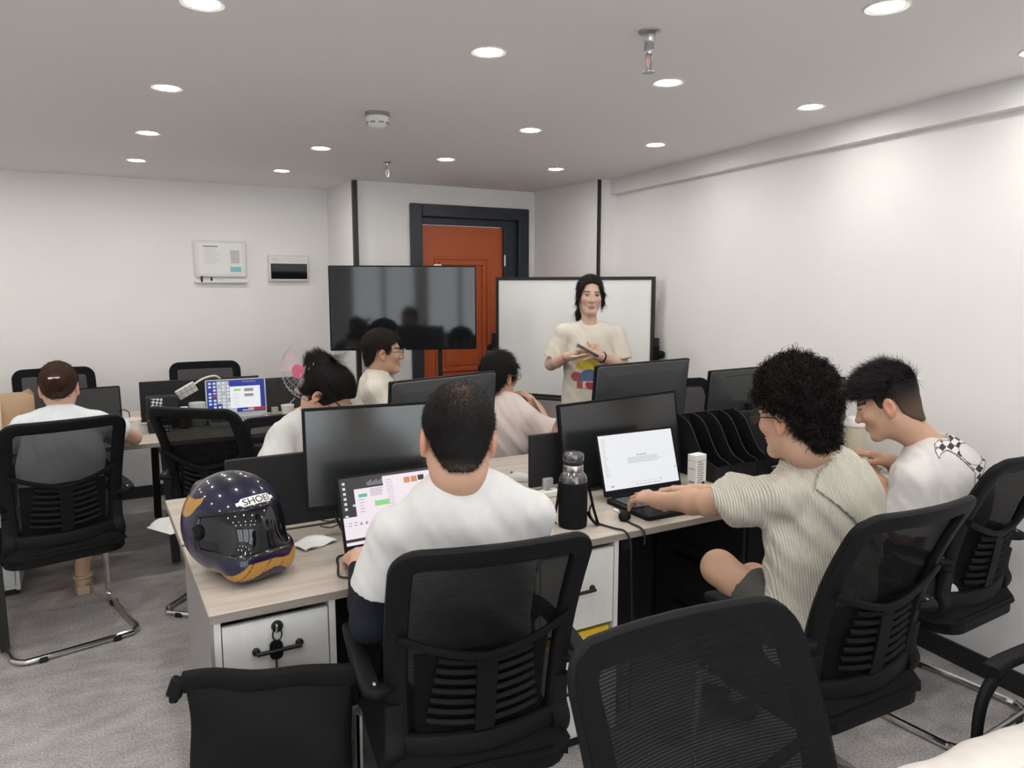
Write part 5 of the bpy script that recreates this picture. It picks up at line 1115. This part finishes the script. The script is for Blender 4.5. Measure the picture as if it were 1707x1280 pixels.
pe = [((990 + 105 * math.cos(a) * .72 - 62 * math.sin(a) * .69 - 920) * kc * pxm, (790 - (760 + 105 * math.cos(a) * .69 + 62 * math.sin(a) * .72)) * kc * pxm) for a in np.linspace(0, 2 * PI, 25)[:-1]]
def pmask(x, y):
    if not pip(po, x, y): return None
    e = edge_dist(po, x, y)
    if e < .0022: return (.05, .045, .05)
    if e < .0042: return (.70, .67, .66)
    if pip(pe, x, y): return (.06, .055, .06) if edge_dist(pe, x, y) < .0022 else None
    a, b = (x * .78 - y * .62) / .021, (x * .62 + y * .78) / .021
    return (.055, .05, .055) if (math.floor(a) + math.floor(b)) % 2 else (.72, .70, .69)
CF = V(math.sin(YAW) * math.cos(PITCH), math.cos(YAW) * math.cos(PITCH), -math.sin(PITCH)); CR = V(math.cos(YAW), -math.sin(YAW), 0); CU = np.cross(CR, CF)
def pix(x, y, dep): return V(0, 0, CAMH) + dep * (CF + CR * (x - 853.5) / FPX - CU * (y - 640) / FPX)
bp_ = pix(1400 + 920 * kc - 14, 580 + 790 * kc - 2, 2.35); decal('back_print', P3, bp_, CR, CU, bp_ - V(0, 0, CAMH), pmask, .22, .22, .0022)
# --- standing woman
def tied_hair(t, H, org):
    line = [(-.15, -.07), (-.06, -.075), (-.03, -.055), (-.01, -.02), (.02, -.045), (.035, -.03), (.05, .03), (.06, .070), (.085, .098), (.12, .115)]
    def ex(F, H): F.chain([H.w(0, -.085, -.02), H.w(.02, -.10, -.06), H.w(.05, -.075, -.12), H.w(.065, -.05, -.16)], [.035, .03, .022, .008], .02); [F.chain([H.w(sx * .055, .06, .06), H.w(sx * .078, .035, .01), H.w(sx * .082, .03, -.045), H.w(sx * .076, .032, -.075)], [.012, .012, .009, .004], .015) for sx in (-1, 1)]
    line2 = [(-.2, -.3), (.2, -.3)]
    F = hair_shell(H, (.010, .012, .012), line, .001); v, f = F.mesh(.004); F2_ = Field(); ex(F2_, H); v2, f2_ = F2_.mesh(.004)
    P, Nn = face_sample(v, f, 4000); fl = np.tile(-H.f - H.u * .5, (len(P), 1)); rv, rf = ribbons(P, Nn, fl, .04, .0022, 3, .02, jitter=.05)
    P2_, N2_ = face_sample(v2, f2_, 900); rv2, rf2 = ribbons(P2_, N2_, np.tile(-H.u, (900, 1)), .05, .0022, 3, .15, jitter=.15); put_hair(t, org, [(v, f, DARK), (v2, f2_, DARK)], [(rv, rf, strand_cols(rv, 8, DARK * 1.1, .4)), (rv2, rf2, strand_cols(rv2, 8, DARK, .4))])
P4 = human('standing woman in a cream tee with a colourful print holding a phone', (2.77, 3.905, 1.350), 212, (2.775, 3.925, .90), ((2.765, 3.90, 1.53), 206, 3, 2, 1.0),
    {-1: dict(E=(2.93, 3.765, 1.088), W=(2.722, 3.735, 1.165), d=V(-.9, -.15, .25), n=V(.1, -.75, .6), curl=(12, 18, 10), res=.0035, sc=.92, spread=.3, thumb=(.5, .85, .1)), 1: dict(E=(2.565, 4.035, 1.095), W=(2.575, 3.825, 1.165), d=V(.75, -.5, .1), n=V(-.2, -.3, -1), curl=(18, 22, 15), res=.0035, sc=.92)},
    'tee_cream', 'trousers_grey', cfw=.036, sleeve_r=(.052, .070), sleeve=.80, sw=.180, bulk=.86, hipw=.205, sdrop=.062, sk=.012, thigh=.066, skin=V(.64, .43, .34), hair=tied_hair, standing=True, hem=-.24, hres=.0035, neck_r=.046, collar=.062, wr=.003)
o = MB().box((0, 0, 0), (.072, .15, .008), .003).build('mobile_phone', 'mid_grey'); tag(o, 'grey phone in the hands of the standing woman', 'phone'); o.location = (2.625, 3.715, 1.205); o.rotation_euler = (.5, .25, 1.0)
t, H, org = P4[:3]
wv_ = V(2.722, 3.735, 1.165) + nrm(V(2.93, 3.765, 1.088) - V(2.722, 3.735, 1.165)) * .03; dv = nrm(V(2.93, 3.765, 1.088) - V(2.722, 3.735, 1.165)); e1 = nrm(np.cross(dv, V(0, 0, 1))); e2 = np.cross(dv, e1)
wb = MB().tube([wv_ + .030 * (e1 * math.cos(a) + e2 * math.sin(a)) - org for a in np.linspace(0, 2 * PI, 21)[:-1]], .006, 6, closed=True).build('wrist_watch', 'black_plastic', t, True)
o = MB().tube([(0, 0, 0), (.09, 0, .004), (.12, 0, .005)], [.006, .006, .004], 8).build('marker_pen', 'white_plastic', None, True); tag(o, 'white marker pen in the hand of the standing woman', 'pen'); o.location = (2.545, 3.78, 1.165); o.rotation_euler = (0, -.05, -.62)
heart = lambda x, y: (x * x + y * y - 1) ** 3 - x * x * y ** 3 < 0
def art(x, y):
    """generic patchwork of colours, no figure"""
    x = x / 1.15
    if .055 < y < .16 and -.02 < x < .075 and not (y > .12 and x < -.02 + (y - .12) * 1.2): return (.72, .58, .16) if x < .04 or y < .09 else (.74, .52, .24)
    if 0 < y <= .055 and abs(x - .02) < .06 - .2 * (y - .02) ** 1: return (.76, .62, .08)
    if -.075 < y <= 0 and math.hypot((x - .03) / .055, (y + .065) / .065) < 1: return (.13, .18, .33)
    if math.hypot(x + .035, y + .05) < .032: return (.50, .12, .13)
    if -.125 < y <= -.05 and -.035 < x < -.005: return (.42, .11, .11)
    if heart((x - .04) / .026, (y + .108) / .024): return (.42, .07, .09)
    if -.125 < y <= -.075 and -.005 <= x < .075: return (.74, .62, .55) if y > -.119 else (.42, .07, .09)
    return None
t_, H_, org_, F_, S_4, r4, f4, u4, n4 = P4
decal('shirt_print', P4, n4 - u4 * .270 + f4 * .30 + r4 * .035, -r4, u4, -f4, art, .20, .32, .004)
# --- person in the pink tee
P5 = human('person in a pale pink tee and glasses turned towards the whiteboard', (1.914, 3.463, 1.005), 62, (1.85, 3.50, .57), ((1.90, 3.50, 1.115), 72, 4, 0, 1.02),
    {1: dict(E=(2.085, 3.275, .82), W=(2.105, 3.435, .925), d=V(-.35, .5, .75), n=V(.5, -.7, .2), curl=(25, 35, 20), fr=.85), -1: dict(E=(1.93, 3.72, .80), W=(2.10, 3.66, .80))},
    'tee_pink', 'trousers_dark', sw=.172, bulk=1.08, sleeve_r=(.058, .080), hair=basic_hair((.014, .016, .016), col=BLACK, n=4500, L=.035, line=[(-.15, -.10), (-.06, -.095), (-.04, -.075), (-.028, -.0), (.004, .015), (.015, -.02), (.035, -.01), (.05, .04), (.09, .06), (.14, .07)], jit=.2), wr=.005)
glasses(P5, 'mid_grey')
o = MB().grid(lambda a, b_: ((a - .5) * .15, (b_ - .5) * .21, .004 * math.sin(3 * a)), 4, 4, .002).build('paper_sheet', 'paper_white'); tag(o, 'white paper sheet beside the arm of the person in pink', 'paper'); o.location = (2.10, 3.40, .90); o.rotation_euler = (1.1, .1, 1.2)
# --- man in the V-neck
P6 = human('man in a white V-neck tee and glasses in profile below the television', (1.465, 4.191, 1.085), 118, (1.47, 4.22, .57), ((1.495, 4.185, 1.205), 103, 2, 0, 1.06),
    {1: dict(E=(1.50, 3.98, .82), W=(1.66, 4.05, .74)), -1: dict(E=(1.68, 4.32, .82), W=(1.74, 4.14, .74))},
    'tee_cream', 'trousers_dark', sw=.178, bulk=1.05, vneck=True, hair=basic_hair((.008, .013, .016), col=DARK, n=4000, L=.016, jit=.25, noise=.002, line=BUZZ), wr=.004)
glasses(P6, 'brown', lens=True)
# --- woman with the hair claw
def claw(t, H, org):
    line = [(-.15, -.09), (-.06, -.09), (-.03, -.07), (-.005, -.05), (.015, -.06), (.035, -.03), (.05, .02), (.07, .07), (.10, .085), (.16, .09)]
    F = hair_shell(H, (.014, .016, .014), line, .0012); F.chain([H.w(-.01, -.10, -.01), H.w(0, -.135, .03), H.w(0, -.125, .075), H.w(0, -.10, .10)], [.035, .034, .03, .02], .03); v, f = F.mesh(.004)
    P, Nn = face_sample(v, f, 4500); fl = np.tile(-H.f * 1.0, (len(P), 1)) + H.u * .2; rv, rf = ribbons(P, Nn, fl, .05, .0022, 3, .02, jitter=.05)
    root = np.tile(H.w(0, -.10, .10), (260, 1)) + rng.normal(size=(260, 3)) * .012; nn = np.tile(nrm(H.u + H.f * .1), (260, 1)) + rng.normal(size=(260, 3)) * .12; nn /= np.linalg.norm(nn, axis=1, keepdims=True)
    rv2, rf2 = ribbons(root, np.cross(nn, H.r), nn, .085, .003, 4, .5, jitter=.22); put_hair(t, org, [(v, f, BLACK)], [(rv, rf, strand_cols(rv, 8, BLACK * 1.2, .4)), (rv2, rf2, strand_cols(rv2, 10, BLACK * 1.3, .4))])
    c = MB()
    for sx in (-1, 1):
        c.tube(smooth_path([H.w(sx * .012, -.145, .07) - org, H.w(sx * .03, -.15, .035) - org, H.w(sx * .034, -.14, .0) - org, H.w(sx * .02, -.118, -.035) - org], 4), .005, 6)
        for k in range(4): c.tube([H.w(sx * (.014 + .006 * k), -.15 + .004 * k, .065 - .03 * k) - org, H.w(sx * .05, -.125, .055 - .03 * k) - org], .0028, 5)
    c.build('hair_claw', 'steel', t, True)
P7 = human('woman with black hair in a silver claw, head bowed behind the blank monitor', (.854, 3.391, 1.015), 150, (.80, 3.47, .57), ((.915, 3.27, 1.120), 130, 50, -6, 1.03),
    {1: dict(E=(.66, 3.25, .79), W=(.80, 3.10, .79)), -1: dict(E=(1.08, 3.35, .79), W=(1.02, 3.13, .79))},
    'tee_white', 'trousers_dark', sw=.165, sleeve_r=(.058, .080), hair=claw, skin=V(.60, .38, .28), neck_r=.046, wr=.005)
glasses(P7, 'black_metal')
# --- woman with the low bun at the left
def bun(t, H, org):
    line = [(-.15, -.075), (-.06, -.07), (-.035, -.055), (-.028, -.0), (.004, .015), (.02, .0), (.04, .04), (.09, .075), (.15, .085)]; BR = V(.060, .030, .020)
    F = hair_shell(H, (.010, .012, .012), line, .0008); F.ell(H.w(0, -.115, -.002), (.043, .032, .040), H.ax, .015); v, f = F.mesh(.004)
    P, Nn = face_sample(v, f, 4000); fl = H.w(0, -.13, .0) - P; rv, rf = ribbons(P, Nn, fl, .03, .0020, 3, .02, jitter=.06); put_hair(t, org, [(v, f, BR * .8)], [(rv, rf, strand_cols(rv, 8, BR, .5))])
    MB().box(H.w(0, -.148, .012) - org, (.05, .008, .012), .003, R=Matrix(np.array([H.r, H.f, H.u]).T.tolist())).build('hair_clip', 'steel', t)
P8 = human('woman with a low brown bun in a pale tee at the far left desk', (-.134, 4.20, .995), 3, (-.155, 3.95, .58), ((-.138, 4.255, 1.095), 6, 22, 3, 1.0),
    {1: dict(E=(.175, 4.365, .80), W=(.06, 4.565, .79), n=V(0, 0, 1)), -1: dict(E=(-.40, 4.38, .785), W=(-.27, 4.575, .79))},
    'tee_bluewhite', 'skirt_beige', sw=.162, sleeve=.55, sleeve_r=(.056, .072), hair=bun, skin=V(.60, .38, .28), neck_r=.046, legs={1: ((-.03, 4.36, .55), (-.105, 4.40, .115)), -1: ((-.22, 4.38, .55), (-.11, 4.74, .10))}, pants_len=.85, shoe_bare=True, wr=.003)
t, H, org = P8[:3]
for a in (V(-.105, 4.40, .115), V(-.11, 4.74, .10)):
    f = MB(); prism(f, [(x * .045, y) for x, y in ((-.6, -.06), (-.85, 0), (-1, .10), (-.8, .17), (0, .195), (.8, .17), (1, .10), (.85, 0), (.6, -.06))], 0, .045, lambda x, y, z: (a[0] - org[0] + x, a[1] - org[1] + y, a[2] - .115 + .002 + z * (1.0 if y < .03 else .55) + (0 if z == 0 else 0))); so = f.build('sandal', 'sandal', t)
    MB().tube([(a[0] - org[0] + .042 * math.cos(q), a[1] - org[1] - .008 + .045 * math.sin(q), a[2] - .022 + .006 * math.sin(q)) for q in np.linspace(0, 2 * PI, 21)[:-1]], .006, 6, closed=True).build('strap', 'sandal', so, True)
    MB().tube([(a[0] - org[0] + .042 * math.cos(q), a[1] - org[1] + .12, a[2] - .075 + .042 * math.sin(q)) for q in np.linspace(-.2, PI + .2, 12)], .007, 6).build('strap', 'sandal', so, True)
# --- person in white trousers at the lower right corner
P9 = human('seated person at the lower right corner with only a white trouser knee showing', (2.12, .63, 1.08), -86, (2.08, .63, .58), ((2.08, .63, 1.22), -80, 5, 0, 1.05),
    {1: dict(E=(2.22, .88, .80), W=(2.04, .78, .70)), -1: dict(E=(2.08, .42, .82), W=(1.85, .44, .73))}, 'tee_white', 'trousers_white', legs={1: ((1.40, .79, .56), (1.50, .55, .30)), -1: ((1.62, .60, .55), (1.62, .60, .11))}, hair=basic_hair(.012, n=1500))
# ------------------------------------------------------------------ full-face helmet
hh = math.radians(158)   # heading it faces
HB = V(.350, 2.285, DZT); hr, hf, hu = heading(158); HX = np.array([hr, hf, hu])
def hw_(x, y, z): return HB + x * hr + y * hf + z * hu
t = thing('motorcycle_helmet', 'glossy dark blue full-face helmet with gold swirls on the desk corner', 'helmet', tuple(HB))
def hl(fn):
    def g(X, Y, Z): dx, dy, dz = X - HB[0], Y - HB[1], Z - HB[2]; return fn(*[dx * a[0] + dy * a[1] + dz * a[2] for a in HX])
    return g
def shellf(grow=0.0):
    F = Field(); F.ell(hw_(0, -.018, .166), (.134 + grow, .160 + grow, .134 + grow), HX, .04); F.ell(hw_(0, .0, .110), (.126 + grow, .156 + grow, .112 + grow), HX, .06); F.cone(hw_(-.055, .115, .062), hw_(.055, .115, .062), .052 + grow, .052 + grow, .05); return F
F = shellf(); F.cone(hw_(-.02, -.15, .225), hw_(.02, -.15, .225), .028, .028, .04)
F.func(hl(lambda x, y, z: .012 - z + 0 * x), 'i')
port = hl(lambda x, y, z: np.maximum(np.maximum(np.abs(z - (.150 + .05 * y)) - (.056 - .9 * np.maximum(np.abs(x) - .07, 0) ** 1.5), .02 - y), -9))
F.func(port, 's', hw_(0, 0, 0) - .3, hw_(0, 0, 0) + .4, .012)
G = shellf(-.022); inner = G.ops[:]
F.func(lambda X, Y, Z: np.maximum(np.minimum(np.minimum(inner[0][0](X, Y, Z), inner[1][0](X, Y, Z)), inner[2][0](X, Y, Z)), -9), 's', HB - .3, HB + .4, .004)
v, f = F.mesh(.003, .01); q = (v - HB) @ HX.T; x, y, z = q.T
ang = np.arctan2(x, y)
col = np.tile(V(.006, .007, .035), (len(v), 1)); sidek = np.clip((np.sin(9 * x + 14 * z + 3 * np.sin(17 * y)) - .2), 0, 1)[:, None]; col = col * (1 - .7 * sidek) + V(.028, .010, .060) * sidek * .7
top = np.clip((z - .22) / .06, 0, 1)[:, None]; col = col * (1 - top * .6) + V(.004, .004, .014) * top * .6
gold = V(.42, .21, .035)
c1 = (z < .075) & (y > -.02) & (np.abs(z - (.048 + .020 * np.sin(26 * x + 1.2))) < .020 + .010 * np.sin(40 * x)); c2 = (z < .10) & (x < -.055) & (np.abs(z - (.05 + .45 * np.maximum(-x - .06, 0))) < .017 + .008 * np.sin(60 * x)); c3 = (x > .075) & (y < .01) & (z > .13) & (np.abs(z - (.24 + .25 * (-x + .10) + .35 * y)) < .018 + .010 * np.sin(45 * z + 30 * y)); c4 = (z < .09) & (y > .02) & (np.abs(x + .02) < .05) & (np.abs(z - (.062 - 3.0 * (x + .02) ** 2)) < .010)
col[c1 | c2 | c3 | c4] = gold
ln = (z < .085) & (np.abs(np.sin(60 * x + 40 * z)) < .10) & (c1 | c2); col[ln] = (.03, .015, .01)
rim = np.abs(port(v[:, 0], v[:, 1], v[:, 2])) < .013; col[rim] = (.004, .004, .005); col[z < .022] = (.006, .006, .007)
ins = G.at(v) < .004; col[ins] = (.008, .008, .009)
fast_mesh('shell', v, f, 'helmet_paint', t, col, HB)
# dark visor
F = shellf(-.008); F.func(hl(lambda x, y, z: np.maximum(np.abs(z - (.150 + .05 * y)) - .064, .015 - y) + 0 * x), 'i'); Gi = shellf(-.012); gi = Gi.ops[:]
F.func(lambda X, Y, Z: np.minimum(np.minimum(gi[0][0](X, Y, Z), gi[1][0](X, Y, Z)), gi[2][0](X, Y, Z)), 's', HB - .3, HB + .4, .002)
mat('visor', (.006, .007, .010), .05, spec=.6); v, f = F.mesh(.003, .01); fast_mesh('visor', v, f, 'visor', t, None, HB)
for sx in (-1, 1): MB().lathe([(.024, 0), (.024, .008), (.018, .013), (0, .013)], hw_(sx * .127, .015, .155) - HB, 20, Matrix(np.array([np.cross(hf, hr * sx), hf, hr * sx]).T.tolist())).build('visor_pivot', 'black_plastic', t, True)
# brow badge with lettering, pressed on to the shell
SF = shellf()
def press(pts2, lift):
    """2-D badge coordinates (m) -> helmet surface on the brow"""
    out = []
    P0 = np.array([hw_(.004 - px_ * 1.08, .30, .256 + py_ * 1.15) for px_, py_ in pts2]); tt = np.zeros(len(P0)); dv = nrm(-hf - hu * .55); P = P0.copy()
    for _ in range(60): d = SF.at(P); tt += (d - lift) * .8; P = P0 + tt[:, None] * dv
    return P - HB
lift0 = (.30 - .15) * .55
def shift(pts, dy=.075): return [(a, b + dy) for a, b in pts]
def fill_poly(name, pts, mt, lift):
    m_ = MB(); P = press(shift(pts), lift); m_.add(P, [tuple(range(len(P)))]); return m_.build(name, mt, t)
bd = [(-.056, .0), (-.047, -.013), (.0, -.015), (.047, -.013), (.056, .0), (.047, .013), (.0, .015), (-.047, .013)]
bd2 = []
for a, b in zip(bd, bd[1:] + bd[:1]): bd2 += [(a[0] + (b[0] - a[0]) * k / 4, a[1] + (b[1] - a[1]) * k / 4) for k in range(4)]
def ringm(name, pts, wdt, mt, lift):
    k = 1 - wdt; A = press(shift(pts), lift); B_ = press(shift([(a * (1 - wdt * .35), b * (1 - wdt)) for a, b in pts]), lift); n = len(pts); m_ = MB(); m_.add(list(A) + list(B_), [(i, (i + 1) % n, n + (i + 1) % n, n + i) for i in range(n)]); return m_.build(name, mt, t)
m_ = MB(); nx_ = 14
rows = [[(-.053 + .106 * i / nx_, s_ * (.013 if .08 < i / nx_ < .92 else .005)) for i in range(nx_ + 1)] for s_ in (-1, 0, 1)]
PP = press(shift([p for r_ in rows for p in r_]), .0012); m_.add(PP, [(j * (nx_ + 1) + i, j * (nx_ + 1) + i + 1, (j + 1) * (nx_ + 1) + i + 1, (j + 1) * (nx_ + 1) + i) for j in range(2) for i in range(nx_)]); bg_ = m_.build('badge', 'paper_white', t)
vs, fs = text_mesh('SHOEI', .030); vs = [(a * 1.02, b) for a, b, _ in vs]
xs_ = [a for a, _ in vs]; ys_ = [b for _, b in vs]; cx_, cy_ = (max(xs_) + min(xs_)) / 2, (max(ys_) + min(ys_)) / 2; sc_ = .074 / (max(xs_) - min(xs_))
PP = press(shift([((a - cx_) * sc_, (b - cy_) * sc_) for a, b in vs]), .0022); m_ = MB(); m_.add(PP, fs); m_.build('badge_lettering', 'black_plastic', bg_)
